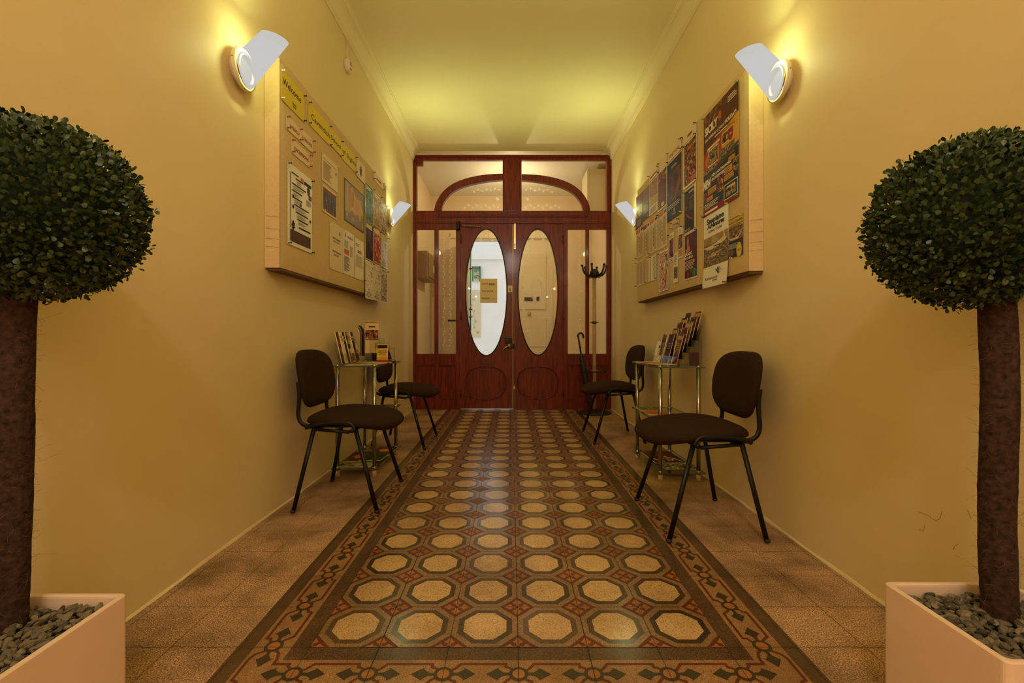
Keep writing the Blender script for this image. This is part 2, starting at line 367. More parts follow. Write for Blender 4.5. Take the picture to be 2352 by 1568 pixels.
for sx, cx in ((-1, cxL), (1, cxR)):      # corner pieces
    e = sx
    xo = cx+e*0.042; yo = cyB-0.042; xi = cx-e*0.038; yi = cyB+0.038
    n1 = (FX0 if sx < 0 else FX1, cyB); n2 = (cx, FY0+0.006)
    ident = lambda u, v: (u, v)
    thick([(n1[0]+e*0.02, n1[1]-0.016), (n1[0]+e*0.034, yo+0.006), (n1[0]+e*0.05, yo), (xo-e*0.02, yo), (xo-e*0.015, yo+0.014), (xo, yo+0.02), (xo, n2[1]-0.05), (xo-e*0.008, n2[1]-0.034), (cx+e*0.014, n2[1]-0.02)], 0.0042, 'cement_red', ident)
    thick([(n1[0]+e*0.016, n1[1]+0.02), (n1[0]+e*0.026, n1[1]+0.03), (n1[0]+e*0.026, yi), (xi+e*0.002, yi), (xi+e*0.002, yi+0.022), (cx-e*0.028, n2[1]-0.03), (cx-e*0.016, n2[1]-0.018)], 0.0042, 'cement_red', ident)
floor = fl.build('floor'); tag(floor, 'patterned terrazzo tile floor with octagons and a running border', 'floor', kind='structure')
# ================================================================= room shell
def struct(mb, name, label, cat, **k):
    return tag(mb.build(name, **k), label, cat, kind='structure')
b = MB(); b.box((XL-0.12, YB-0.1, 0), (XL, YD+0.06, CZ), 'wall_paint')
struct(b, 'wall_left', 'cream plastered corridor wall behind the welcome notice board', 'wall')
b = MB(); b.box((XR, YB-0.1, 0), (XR+0.12, YD+0.06, CZ), 'wall_paint')
struct(b, 'wall_right', 'cream plastered corridor wall behind the poster board', 'wall')
b = MB(); b.box((XL, YB-0.1, 0), (XR, YB, CZ), 'wall_paint'); struct(b, 'wall_back', 'cream wall closing the corridor behind the camera', 'wall')
b = MB(); b.box((XL-0.12, YB-0.1, CZ), (XR+0.12, YD+0.06, CZ+0.1), 'ceiling_paint'); struct(b, 'ceiling', 'flat cream painted corridor ceiling', 'ceiling')
for s, X, nm in ((1, XL, 'trim_1'), (-1, XR, 'trim_2')):
    prof = [(0, 3.085), (0.008, 3.085), (0.010, 3.095), (0.014, 3.097), (0.015, 3.106), (0.020, 3.109)]
    prof += [(0.020+0.062*(1-math.cos(a)), 3.109+0.068*math.sin(a)) for a in [math.pi/2*i/10 for i in range(1, 11)]]
    prof += [(0.088, 3.180), (0.090, 3.188), (0.098, 3.190), (0.100, CZ), (0, CZ)]
    pts = [(X+s*p[0], YB, p[1]) for p in prof]
    b = MB(); b.prism(pts if s > 0 else pts[::-1], (0, YD-0.02-YB, 0), 'ceiling_paint')
    struct(b, nm, 'moulded cream cornice along the %s wall top' % ('left' if s > 0 else 'right'), 'cornice')
# rough plaster lip where walls meet the floor
for s, X, nm in ((1, XL, 'baseboard_left'), (-1, XR, 'baseboard_right')):
    b = MB(); n = 90; vs = []
    for i in range(n+1):
        y = YB+(YD-YB)*i/n; e = 0.003+0.005*random.random(); hh = 0.007+0.010*random.random()
        vs += [(X, y, hh), (X+s*e*0.7, y, hh*0.5), (X+s*e, y, 0.0008)]
    fs = []
    for i in range(n):
        for j in range(2):
            q = (i*3+j, i*3+j+1, (i+1)*3+j+1, (i+1)*3+j); fs.append(q if s > 0 else q[::-1])
    b.add(vs, fs, 'wall_paint'); struct(b, nm, 'rough plaster lip where the %s wall meets the floor' % ('left' if s > 0 else 'right'), 'skirting')
# fine cracks in the right wall low by the planter
cr = MB()
def crack(px, py, pts):
    y = F*XR/(px-CX); z = H-(py-CY)*y/F; P = [(XR-0.0006, y+a, z+b2) for a, b2 in pts]
    cr.tube(P, 0.0007, mat('crack_dark', (0.45, 0.28, 0.14), 0.9), 5)
crack(2150, 1192, [(0.06, 0.0), (0.03, 0.002), (0.0, -0.004), (-0.012, 0.006), (-0.02, 0.03)])
crack(2125, 1222, [(0.02, 0.0), (0.006, 0.001), (0.0, 0.022)])
crack(2190, 1262, [(0.0, 0.0), (-0.004, 0.012), (-0.014, 0.022)])
crack(2228, 1190, [(0.006, 0.022), (0.0, 0.008), (-0.004, 0.0)])
cr.build('crack'); tag(C.objects['crack'], 'thin forked cracks in the right wall paint beside the planter', 'wall cracks', kind='structure')
# ================================================================= mahogany partition and doors
PW = YD; PT = 0.055
def XP(px): return (px-CX)*PW/F
def ZP(py): return H-(py-CY)*PW/F
def rect(mb, x0, y0, x1, y1, m='mahogany', f=0.0, t=PT):    # pixel rectangle on the partition plane
    a, c = XP(x0), XP(x1); z1, z0 = ZP(y0), ZP(y1)
    mb.box((a, PW+f, max(0.0, z0)), (c, PW+f+t, z1), m)
def plate_hole(mb, x0, z0, x1, z1, hole, m, y0, y1):
    """flat board x0..x1, z0..z1 with a hole given by a closed outline around its centre"""
    cx = sum(p[0] for p in hole)/len(hole); cz = sum(p[1] for p in hole)/len(hole)
    ang = sorted([(math.atan2(p[1]-cz, p[0]-cx), p) for p in hole])
    pts = []
    corners = [(math.atan2(z-cz, x-cx), (x, z)) for x, z in ((x0, z0), (x1, z0), (x1, z1), (x0, z1))]
    def inner(a):
        for i in range(len(ang)):
            a0, p0 = ang[i-1]; a1, p1 = ang[i]
            if i == 0: a0 -= 2*math.pi
            if a0 <= a <= a1:
                k_ = (a-a0)/(a1-a0) if a1 > a0 else 0; return (p0[0]+(p1[0]-p0[0])*k_, p0[1]+(p1[1]-p0[1])*k_)
        a0, p0 = ang[-1]; a1, p1 = ang[0]; a1 += 2*math.pi; k_ = (a-a0)/(a1-a0); return (p0[0]+(p1[0]-p0[0])*k_, p0[1]+(p1[1]-p0[1])*k_)
    def outer(a):
        dx, dz = math.cos(a), math.sin(a); t = 1e9
        if dx > 1e-9: t = min(t, (x1-cx)/dx)
        if dx < -1e-9: t = min(t, (x0-cx)/dx)
        if dz > 1e-9: t = min(t, (z1-cz)/dz)
        if dz < -1e-9: t = min(t, (z0-cz)/dz)
        return (cx+dx*t, cz+dz*t)
    for a, p in ang: pts.append((a, p, outer(a)))
    for a, p in corners: pts.append((a, inner(a), p))
    pts.sort(key=lambda q: q[0]); n = len(pts); vs = []
    for a, i_, o_ in pts: vs += [(i_[0], y0, i_[1]), (o_[0], y0, o_[1]), (i_[0], y1, i_[1]), (o_[0], y1, o_[1])]
    fs = []
    for k_ in range(n):
        a = k_*4; c = ((k_+1) % n)*4
        fs += [(a, a+1, c+1, c), (a+2, c+2, c+3, a+3), (a, c, c+2, a+2), (a+1, a+3, c+3, c+1)]
    mb.add(vs, fs, m)
def ellipse(cx, cz, a, b2, n=64, p=2.0):
    out = []
    for i in range(n):
        t = 2*math.pi*i/n; c, s_ = math.cos(t), math.sin(t)
        out.append((cx+a*math.copysign(abs(c)**(2/p), c), cz+b2*math.copysign(abs(s_)**(2/p), s_)))
    return out
fr = thing('trim_3', 'dark red mahogany partition frame around the double door', 'door frame', (0, PW, 0), kind='structure')
def part(mb, name, parent, **k):
    o = mb.build(name, **k); o.parent = parent; o.matrix_parent_inverse = Matrix.Translation(parent.location).inverted(); return o
b = MB(); rect(b, 949.5, 357, 957, 941, t=0.07, f=-0.008); rect(b, 945, 380, 950.5, 941, t=0.04, f=0.01); part(b, 'post', fr, bevel=0.004)
b = MB(); rect(b, 1393.5, 357, 1402, 941, t=0.07, f=-0.008); rect(b, 1401, 380, 1406, 941, t=0.04, f=0.01); part(b, 'post', fr, bevel=0.004)
b = MB(); rect(b, 955, 356, 1397, 361, t=0.075, f=-0.014); rect(b, 957, 360, 1394, 367); part(b, 'rail', fr, bevel=0.003)
b = MB(); rect(b, 957, 366, 971, 379, f=-0.004); part(b, 'corner_block', fr, bevel=0.002)
b = MB(); rect(b, 1154.5, 366, 1198, 483, f=-0.004); part(b, 'post', fr, bevel=0.003)
b = MB(); rect(b, 956, 484, 1395, 513); rect(b, 1004, 493.5, 1350, 496, f=-0.014, t=0.03); rect(b, 1003, 497, 1351, 498.5, f=-0.008, t=0.03); rect(b, 952, 510, 1400, 512.5, f=-0.009, t=0.03); part(b, 'rail', fr, bevel=0.002)
out_l = [(322, 700), (332, 640), (350, 585), (400, 500), (480, 422), (580, 367), (700, 326), (850, 297), (960, 287), (1080, 283)]
in_l = [(403, 690), (412, 640), (430, 592), (500, 500), (600, 440), (720, 401), (900, 366), (1000, 356), (1080, 350)]
def pa(p): return (XP(930+p[0]/4.8), ZP(340+p[1]/4.8))
OL = [pa(p) for p in out_l]; IL = [pa(p) for p in in_l]
MX = XP(1176.3)
def mir(P): return [(2*MX-x+0.004, z-0.006) for x, z in P]
def resample(P, n):
    L_ = [0]
    for a, c in zip(P[:-1], P[1:]): L_.append(L_[-1]+math.dist(a, c))
    out = []
    for i in range(n):
        t = L_[-1]*i/(n-1); k_ = 0
        while k_ < len(P)-2 and L_[k_+1] < t: k_ += 1
        u = (t-L_[k_])/(L_[k_+1]-L_[k_]); out.append((P[k_][0]+(P[k_+1][0]-P[k_][0])*u, P[k_][1]+(P[k_+1][1]-P[k_][1])*u))
    return out
def smooth(P, it=2):
    for _ in range(it):
        Q = [P[0]]
        for a, c in zip(P[:-1], P[1:]): Q += [(a[0]*.75+c[0]*.25, a[1]*.75+c[1]*.25), (a[0]*.25+c[0]*.75, a[1]*.25+c[1]*.75)]
        P = Q+[P[-1]]
    return P
def arch(mb, O, I):
    O = resample(smooth(O), 30); I = resample(smooth(I), 30); vs = []; fs = []
    for (a, c), (d, e) in zip(O, I): vs += [(a, PW-0.006, c), (d, PW-0.006, e), (a, PW+PT, c), (d, PW+PT, e)]
    for i in range(29):
        a = i*4; c = a+4; fs += [(a, a+1, c+1, c), (a+2, c+2, c+3, a+3), (a, c, c+2, a+2), (a+1, a+3, c+3, c+1)]
    mb.add(vs, fs, 'mahogany')
b = MB(); arch(b, OL, IL); part(b, 'arch', fr); b = MB(); arch(b, mir(OL), mir(IL)); part(b, 'arch', fr)
for x0, x1 in ((997.5, 1007), (1345, 1353.5)):
    b = MB(); rect(b, x0, 512, x1, 941); part(b, 'post', fr, bevel=0.003)
for x0, x1 in ((1047, 1058.3), (1293.5, 1304)):
    b = MB(); rect(b, x0, 512, x1, 941, f=-0.004, t=0.062); part(b, 'post', fr, bevel=0.004)
for x0, x1 in ((957, 997.5), (1007, 1047), (1304, 1345), (1353.5, 1393.5)):
    b = MB(); rect(b, x0, 512.5, x1, 526); rect(b, x0, 812.5, x1, 838); rect(b, x0, 915, x1, 941)
    rect(b, x0, 836, x1, 838.5, f=-0.006, t=0.02); rect(b, x0, 914, x1, 917, f=-0.007, t=0.02)
    rect(b, x0, 838, x1, 916, f=0.018, t=0.02); part(b, 'lower_panel', fr)
# glass panes of the partition
def pane(n, pts, label):
    b = MB(); b.prism([(x, PW+0.030, z) for x, z in pts], (0, 0.004, 0), 'clear_glass')
    return struct(b, 'window_%d' % n, label, 'window pane')
def R4(x0, y0, x1, y1): return [(XP(x0), ZP(y1)), (XP(x1), ZP(y1)), (XP(x1), ZP(y0)), (XP(x0), ZP(y0))]
wins = [pane(1, R4(956, 525, 998, 813.5), 'clear tall glass pane at the far left of the partition'),
        pane(2, R4(1006, 525, 1048, 813.5), 'tall glass pane etched with vines left of the door'),
        pane(3, R4(1303, 525, 1346, 813.5), 'tall glass pane etched with a vine behind the umbrella'),
        pane(4, R4(1352.5, 525, 1394.5, 813.5), 'clear tall glass pane behind the coat stand pole')]
so = smooth(OL); si = smooth(IL)
OLs = [(x-0.004, z) for x, z in so]; 
wins.append(pane(5, [(x, z) for x, z in [(XP(956), ZP(486))]+[(x+0.01, z-0.01) for x, z in so]+[(XP(1156), ZP(366)), (XP(956), ZP(366))]], 'clear corner glass pane above the left arch'))
wins.append(pane(6, [(x, z) for x, z in [(XP(1394), ZP(488))]+[(x-0.01, z-0.01) for x, z in mir(so)]+[(XP(1196), ZP(366)), (XP(1394), ZP(366))]][::-1], 'clear corner glass pane above the right arch'))
wins.append(pane(7, [(XP(1156), ZP(483))]+[(x-0.006, z+0.004) for x, z in si], 'quarter round glass pane with etched vines under the left arch'))
wins.append(pane(8, ([(XP(1196), ZP(484))]+[(x+0.006, z+0.004) for x, z in mir(si)])[::-1], 'quarter round glass pane with etched vines under the right arch'))
# etched vines
YE = PW+0.0285
def leafshape(mb, x, z, r, a, y=YE):
    pts = []
    for i, k_ in enumerate((0.15, 0.75, 0.45, 1.0, 0.5, 0.95, 0.5, 1.05, 0.5, 0.95, 0.5, 1.0, 0.45, 0.75)):
        t = a+2*math.pi*i/14; pts.append((x+r*k_*math.cos(t), y, z+r*k_*math.sin(t)))
    mb.prism(pts, (0, 0.0006, 0), 'etched_glass')
def vine(mb, path, amp=0.008, period=0.07, leaf=0.012, w_=0.0018, y=YE):
    P = resample(path, max(8, int(sum(math.dist(a, c) for a, c in zip(path[:-1], path[1:]))/(period/6)))); pts = []; q = []
    for i, p in enumerate(P):
        a = P[max(0, i-1)]; c = P[min(len(P)-1, i+1)]; l = math.dist(a, c) or 1; nx, nz = -(c[1]-a[1])/l, (c[0]-a[0])/l
        o = amp*math.sin(i*2*math.pi/6*0.5); q.append((p[0]+nx*o, p[1]+nz*o))
        if i % 6 in (2, 5) and 0 < i < len(P)-1:
            s_ = 1 if (i//3) % 2 else -1; leafshape(mb, p[0]+nx*s_*amp*1.3, p[1]+nz*s_*amp*1.3, leaf*random.uniform(0.75, 1.1), random.random()*6, y)
    q = smooth(q, 1); vs = []; fs = []
    for i, p in enumerate(q):
        a = q[max(0, i-1)]; c = q[min(len(q)-1, i+1)]; l = math.dist(a, c) or 1; nx, nz = -(c[1]-a[1])/l*w_, (c[0]-a[0])/l*w_
        vs += [(p[0]+nx, y, p[1]+nz), (p[0]-nx, y, p[1]-nz)]
    for i in range(len(q)-1): fs.append((2*i, 2*i+1, 2*i+3, 2*i+2))
    mb.add(vs, fs, 'etched_glass')
def vine_px(mb, pts, **k): vine(mb, [(XP(x), ZP(y)) for x, y in pts], **k)
b = MB(); vine_px(b, [(1019, 540), (1019, 800)], leaf=0.010); vine_px(b, [(1034.5, 540), (1034.5, 800)], leaf=0.013); vine_px(b, [(1019, 540), (1024, 535), (1030, 535), (1034.5, 540)], leaf=0.005, amp=0.002); vine_px(b, [(1022, 803), (1035, 803)], leaf=0.006, amp=0.004)
part(b, 'etched_vine', wins[1])
b = MB(); vine_px(b, [(1331.5, 537), (1331.5, 800)], leaf=0.012); part(b, 'etched_vine', wins[2])
b = MB(); vine_px(b, [(1060, 472), (1150, 473)], leaf=0.026, period=0.10, amp=0.012); vine_px(b, [(1082, 437), (1150, 432)], leaf=0.022, period=0.10); leafshape(b, XP(1143), ZP(455), 0.03, 1); part(b, 'etched_vine', wins[6])
b = MB(); vine_px(b, [(1202, 473), (1292, 472)], leaf=0.026, period=0.10, amp=0.012); vine_px(b, [(1202, 432), (1272, 437)], leaf=0.022, period=0.10); leafshape(b, XP(1212), ZP(455), 0.03, 1); part(b, 'etched_vine', wins[7])
# door leaves
def door(n, x0, x1, ec, ea, eb, lc, label, z_low):
    t = thing('door_%d' % n, label, 'door', (XP(x0), PW, 0), kind='structure')
    X0, X1 = XP(x0)+0.002, XP(x1)-0.002; zt = ZP(513.5); zm = ZP(826)
    b = MB(); hole = ellipse(XP(ec[0]), ZP(ec[1]), ea*PW/F, eb*PW/F)
    plate_hole(b, X0, zm, X1, zt, hole, 'mahogany', PW, PW+0.045)
    h2 = ellipse(XP(lc), ZP(878.5), 0.252, 0.205, 64, 2.5)
    plate_hole(b, X0, z_low, X1, zm, h2, 'mahogany', PW, PW+0.045)
    b.box((XP(lc)-0.26, PW+0.02, ZP(920)), (XP(lc)+0.26, PW+0.035, ZP(838)), 'mahogany')
    part(b, 'leaf_panel', t)
    b = MB(); b.tube([(x, PW-0.001, z) for x, z in hole], 0.0075, mat('dark_moulding', (0.022, 0.006, 0.004), 0.3), 8, closed=True, up=(0, 1, 0)); part(b, 'oval_moulding', t)
    b = MB(); b.tube([(x, PW-0.001, z) for x, z in h2], 0.008, 'mahogany', 8, closed=True, up=(0, 1, 0)); part(b, 'lower_moulding', t)
    b = MB(); b.prism([(x, PW+0.018, z) for x, z in ellipse(XP(ec[0]), ZP(ec[1]), ea*PW/F+0.004, eb*PW/F+0.004)], (0, 0.004, 0), 'clear_glass'); g = part(b, 'oval_glass', t)
    return t, g
dL, gL = door(1, 1058.5, 1178.2, (1117, 671), 47.3, 145.3, 1115.5, 'left mahogany door leaf with the bright oval window and paper notice', 0.014)
dR, gR = door(2, 1178.4, 1293.3, (1235.5, 670.5), 45.8, 144.5, 1235, 'right mahogany door leaf with the etched cream oval window', 0.006)
YO = PW+0.016
def oval_vine(mb, cx, cy, a, b2, t0, t1, **k):
    vine(mb, [(XP(cx+a*math.cos(t0+(t1-t0)*i/40)), ZP(cy-b2*math.sin(t0+(t1-t0)*i/40))) for i in range(41)], y=YO, **k)
b = MB()
oval_vine(b, 1235.5, 670.5, 33, 122, math.radians(112), math.radians(262), leaf=0.024, period=0.13, amp=0.010, w_=0.003)
oval_vine(b, 1235.5, 670.5, 30, 122, math.radians(70), math.radians(-84), leaf=0.015, period=0.12, amp=0.010, w_=0.002)
for dx in (-13, 13): leafshape(b, XP(1235.5+dx), ZP(549), 0.036, 0.4, YO)
b.tube([(XP(1235.5)+0.028*math.cos(t), YO, ZP(541)+0.035*math.sin(t)) for t in [i*math.pi/10 for i in range(20)]], 0.003, 'etched_glass', 5, closed=True, up=(0, 1, 0))
mx_, mz_ = XP(1234), ZP(668)          # entwined monogram in the centre
for a_, c_ in ((0.075, 0.16), (0.060, 0.143)): b.tube([(mx_+a_*math.cos(t)*(1-0.25*abs(math.sin(t))**3), YO, mz_+c_*math.sin(t)) for t in [i*math.pi/24 for i in range(48)]], 0.0028, 'etched_glass', 5, closed=True, up=(0, 1, 0))
b.tube([(mx_+0.052*math.sin(t*1.0)*1.0, YO, mz_+0.15*(1-t/math.pi)) for t in [i*2*math.pi/30 for i in range(31)]], 0.006, 'etched_glass', 5, up=(0, 1, 0), flat=0.3)
b.tube([(mx_-0.01-0.085*math.sin(t), YO, mz_+0.11*math.cos(t)) for t in [0.3+i*2.5/20 for i in range(21)]], 0.0055, 'etched_glass', 5, up=(0, 1, 0), flat=0.3)
part(b, 'etched_vine', dR)
b = MB()
oval_vine(b, 1117, 671, 33, 122, math.radians(178), math.radians(232), leaf=0.024, period=0.13, amp=0.010, w_=0.003)
for dx in (-13, 13): leafshape(b, XP(1117+dx), ZP(549), 0.034, 0.4, YO)
b.tube([(XP(1117)+0.026*math.cos(t), YO, ZP(541)+0.033*math.sin(t)) for t in [i*math.pi/10 for i in range(20)]], 0.003, 'etched_glass', 5, closed=True, up=(0, 1, 0))
part(b, 'etched_vine', dL)
# paper notice on the left oval glass
nb = MB(); nb.box((0, 0, -0.0006), (0.214, 0.302, 0), 'notice_paper'); K = ink(20, 15, 12)
nb.text("DON'T", 0.022, 0.228, 0.026, K, 0.0004, bold=0.008); nb.text("BANG", 0.112, 0.228, 0.026, K, 0.0004, bold=0.035)
nb.poly([(0.110, 0.221, 0.0004), (0.188, 0.221, 0.0004), (0.188, 0.224, 0.0004), (0.110, 0.224, 0.0004)], K)
nb.text("THE DOOR,", 0.022, 0.138, 0.028, K, 0.0004, bold=0.008); nb.text("PLEASE!!!", 0.022, 0.048, 0.026, K, 0.0004, bold=0.018); nb.text("thanks", 0.152, 0.048, 0.014, K, 0.0004, bold=0.02)
FACE = Matrix(((1, 0, 0, 0), (0, 0, -1, 0), (0, 1, 0, 0), (0, 0, 0, 1)))       # sheet plane facing the camera side
o = nb.build('paper_notice', mtx=Matrix.Translation((XP(1102.5), PW+0.012, ZP(695.5))) @ FACE); tag(o, "yellowed paper reading DON'T BANG THE DOOR, PLEASE on the left oval glass", 'notice')
b = MB(); rect(b, 1166.2, 655.5, 1176.5, 671, 'paper', f=-0.0015, t=0.0012); rect(b, 1170, 662, 1173, 668.5, ink(170, 110, 50), f=-0.002, t=0.0006); o = b.build('paper_label'); tag(o, 'small yellowed card on the left door stile beside the oval', 'label')
# hardware
b = MB(); b.box((XP(1160), PW-0.02, ZP(788)), (XP(1176.5), PW, ZP(776)), 'black_metal'); b.sphere((XP(1165), PW-0.02, ZP(780)), 0.007, 'brass'); part(b, 'rim_lock', dL, bevel=0.002)
b = MB(); b.box((XP(1165), PW-0.012, ZP(801)), (XP(1177), PW, ZP(789.5)), 'black_metal')
Rx = Matrix.Rotation(math.pi/2, 3, 'X')
b.lathe([(0.0001, 0), (0.03, 0), (0.028, 0.01), (0.014, 0.014), (0.012, 0.035), (0.022, 0.042), (0.022, 0.052), (0.0001, 0.056)], 'brass', (XP(1169.5), PW-0.012, ZP(794)), 20, mtx=Rx)
b.tube([(XP(1169.5), PW-0.055, ZP(794)), (XP(1163), PW-0.06, ZP(796)), (XP(1157.5), PW-0.062, ZP(800)), (XP(1153.5), PW-0.06, ZP(808))], [0.009, 0.008, 0.007, 0.006], 'brass', 8); part(b, 'lever_handle', dL)
b = MB(); rect(b, 1180.5, 513.5, 1184.5, 572, 'brass', f=-0.010, t=0.010); rect(b, 1181.5, 560, 1183.5, 570, 'black_metal', f=-0.018, t=0.01); part(b, 'top_bolt', dR)
b = MB(); rect(b, 1178.5, 881, 1183.5, 937, mat('aged_brass', (0.12, 0.07, 0.03), 0.4, 0.9), f=-0.008, t=0.008); rect(b, 1179.5, 886, 1182.5, 893, 'brass', f=-0.018, t=0.01); part(b, 'bottom_bolt', dR)
b = MB(); b.box((XP(1176.5), PW-0.010, ZP(801)), (XP(1183), PW, ZP(789)), 'black_metal'); part(b, 'keep_plate', dR)
for (xx, ys, dd) in ((1058.8, ((540, 560), (716, 735), (892, 911)), dL), (1293.3, ((541, 561), (716, 735), (892, 911)), dR)):
    for y0, y1 in ys:
        b = MB(); b.tube([(XP(xx), PW-0.007, ZP(y1)), (XP(xx), PW-0.007, ZP(y0))], 0.007, 'aged_brass', 10)
        for q in range(4): b.tube([(XP(xx), PW-0.007, ZP(y0+(y1-y0)*(q+.3)/4)), (XP(xx), PW-0.007, ZP(y0+(y1-y0)*(q+.42)/4))], 0.0082, 'joint', 10)
        part(b, 'hinge', dd)
cl = thing('door_closer', 'black overhead door closer with a steel arm at the left door top', 'door closer', (XP(1052), PW, ZP(520)))
b = MB(); b.box((XP(1048), PW-0.05, ZP(529)), (XP(1057), PW-0.004, ZP(511)), 'black_metal'); b.tube([(XP(1055), PW-0.06, ZP(529)), (XP(1055), PW-0.06, ZP(511))], 0.014, 'black_metal', 12); part(b, 'body', cl, bevel=0.003)
b = MB(); b.tube([(XP(1056), PW-0.06, ZP(520)), (XP(1103), PW-0.04, ZP(522))], 0.006, 'chrome', 8); b.sphere((XP(1102.5), PW-0.04, ZP(522)), 0.010, 'chrome', 8); part(b, 'arm', cl)
b = MB(); b.box((XP(1030), PW-0.012, ZP(738)), (XP(1047.5), PW+0.02, ZP(734)), 'black_metal'); b.sphere((XP(1031), PW-0.01, ZP(736)), 0.013, 'black_metal', 8); o = b.build('window_latch'); tag(o, 'small black latch across the etched pane left of the door', 'latch')
# ================================================================= vestibule and street beyond
V0 = PW+0.06; V1 = 7.7; VX0, VX1 = -1.32, 1.34
b = MB(); b.box((VX0-0.12, V0, 0), (VX0, V1+0.2, 3.24), 'vestibule_paint'); struct(b, 'wall_vestibule_left', 'cream left wall of the vestibule beyond the partition', 'wall')
b = MB(); b.box((VX1, V0, 0), (VX1+0.12, V1+0.2, 3.24), 'vestibule_paint'); struct(b, 'wall_vestibule_right', 'cream right wall of the vestibule beyond the partition', 'wall')
b = MB(); b.box((VX0-0.12, V0, 3.24), (VX1+0.12, V1+0.2, 3.34), mat('vestibule_ceiling', (0.86, 0.78, 0.62), 0.7)); struct(b, 'ceiling_vestibule', 'pale vestibule ceiling seen through the top panes', 'ceiling')
b = MB(); b.box((VX0-0.12, V0-0.03, -0.06), (VX1+0.12, V1+0.2, -0.001), 'street_ground'); struct(b, 'floor_vestibule', 'pale stone floor of the vestibule beyond the doors', 'floor')
OX0, OX1, OZ = -0.70, 0.0, 2.50
b = MB(); b.box((VX0, V1, 0), (OX0, V1+0.2, 3.24), 'vestibule_paint'); b.box((0.70, V1, 0), (VX1, V1+0.2, 3.24), 'vestibule_paint'); b.box((OX0, V1, OZ+0.02), (0.70, V1+0.2, 3.24), 'vestibule_paint')
b.box((-1.0, V1-0.03, OZ+0.04), (0.85, V1, OZ+0.12), 'cream_paint'); b.box((-0.9, V1-0.02, 2.80), (0.8, V1, 2.84), 'cream_paint')
struct(b, 'wall_vestibule_front', 'cream street wall of the vestibule around the outer doorway', 'wall')
d3 = thing('door_3', 'closed cream outer door leaf seen through the right oval', 'door', (0, V1, 0), kind='structure')
b = MB(); b.box((0.0, V1+0.02, 0), (0.70, V1+0.07, OZ+0.02), 'cream_paint')
for z0, z1 in ((0.12, 0.62), (0.74, 1.22), (1.36, 2.3)): b.box((0.12, V1+0.005, z0), (0.58, V1+0.02, z1), 'cream_paint')
part(b, 'leaf_panel', d3, bevel=0.006)
b = MB(); b.lathe([(0.0001, 0), (0.03, 0), (0.02, 0.03), (0.0001, 0.036)], 'brass', (0.30, V1+0.005, 1.29), 16, mtx=Rx); part(b, 'knob', d3)
b = MB(); b.box((0.22, V1-0.004, 1.50), (0.36, V1+0.006, 1.56), 'black_metal'); b.box((0.42, V1-0.004, 1.50), (0.47, V1+0.006, 1.57), 'black_metal'); part(b, 'letter_plate', d3)
d4 = thing('door_4', 'open outer door leaf seen edge-on through the left oval', 'door', (-0.67, V1, 0), kind='structure')
b = MB(); b.box((-0.695, V1-0.62, 0.01), (-0.65, V1-0.02, OZ), mat('outer_door_white', (0.8, 0.8, 0.76), 0.5)); b.box((-0.65, V1-0.5, 0.3), (-0.643, V1-0.15, 1.1), 'cream_paint'); part(b, 'leaf_panel', d4)
b = MB(); b.tube([(-0.63, V1-0.5, 1.0), (-0.63, V1-0.5, 2.2)], 0.009, 'shutter_green', 8)
for z in (1.2, 1.32, 1.95): b.box((-0.65, V1-0.52, z), (-0.605, V1-0.48, z+0.02), 'black_metal')
part(b, 'espagnolette', d4)
b = MB(); b.box((-6, V1+0.2, -0.1), (6, 13, -0.02), 'street_ground'); struct(b, 'street_ground', 'pale street paving outside the doorway', 'street')
hs = thing('street_house', 'white house front across the street seen through the left oval', 'building', (0, 12, 0))
b = MB(); b.box((-5, 12, -0.1), (5, 12.3, 4.2), 'street_render'); b.box((-5, 11.9, 2.9), (5, 12, 3.0), 'street_render'); b.box((-1.0, 11.97, 0.9), (-0.79, 12, 2.12), mat('street_cream', (0.62, 0.55, 0.36), 0.7)); part(b, 'facade', hs)
b = MB(); X0, X1, Z0, Z1 = -1.0, -0.80, 2.34, 2.72
b.box((X0, 11.96, Z0), (X1, 11.995, Z1), 'street_cream')
for x in (X0, X1): b.box((x-0.02, 11.92, Z0), (x+0.02, 11.96, Z1), 'shutter_green')
b.box((X0, 11.92, Z1-0.05), (X1, 11.96, Z1), 'shutter_green')
for cz in (2.44, 2.60):
    b.tube([(-0.90+0.08*math.exp(-t*0.25)*math.cos(t), 11.92, cz+0.075*math.exp(-t*0.25)*math.sin(t)) for t in [i*0.4 for i in range(28)]], 0.010, 'shutter_green', 5, up=(0, 1, 0))
part(b, 'grille_window', hs)
mb_ = thing('meter_box', 'brown meter box on the vestibule wall seen through the left pane', 'meter box', (VX0, 6.9, 1.8))
b = MB(); y0, y1 = 6.45, 7.05; b.box((VX0, y0, 1.72), (VX0+0.16, y1, 2.10), 'meter_brown'); part(b, 'case', mb_, bevel=0.006)
b = MB(); b.box((VX0+0.16, y0+0.05, 1.75), (VX0+0.172, y1-0.05, 2.07), 'meter_brown'); part(b, 'cover', mb_, bevel=0.003)
b = MB(); b.box((VX0+0.172, 6.85, 1.85), (VX0+0.174, 6.97, 1.95), 'paper'); b.sphere((VX0+0.172, 6.92, 2.02), 0.03, ink(60, 50, 70), 8, (0.1, 1, 1)); part(b, 'sticker', mb_)
b = MB(); b.box((1.03, 6.3, 2.55), (VX1, 6.75, 3.18), 'cream_paint'); o = b.build('wall_cupboard', bevel=0.006); tag(o, 'tall cream box high on the vestibule right wall', 'cupboard')
b = MB(); b.tube([(-0.55, V1-0.06, 2.70), (-0.02, V1-0.06, 2.70)], 0.014, 'fluorescent_tube', 8); b.box((-0.58, V1-0.05, 2.68), (0.02, V1, 2.74), 'white_plastic'); o = b.build('tube_light'); tag(o, 'thin white tube light over the outer doorway, left under the arch', 'tube light', 'tube lights over the outer door')
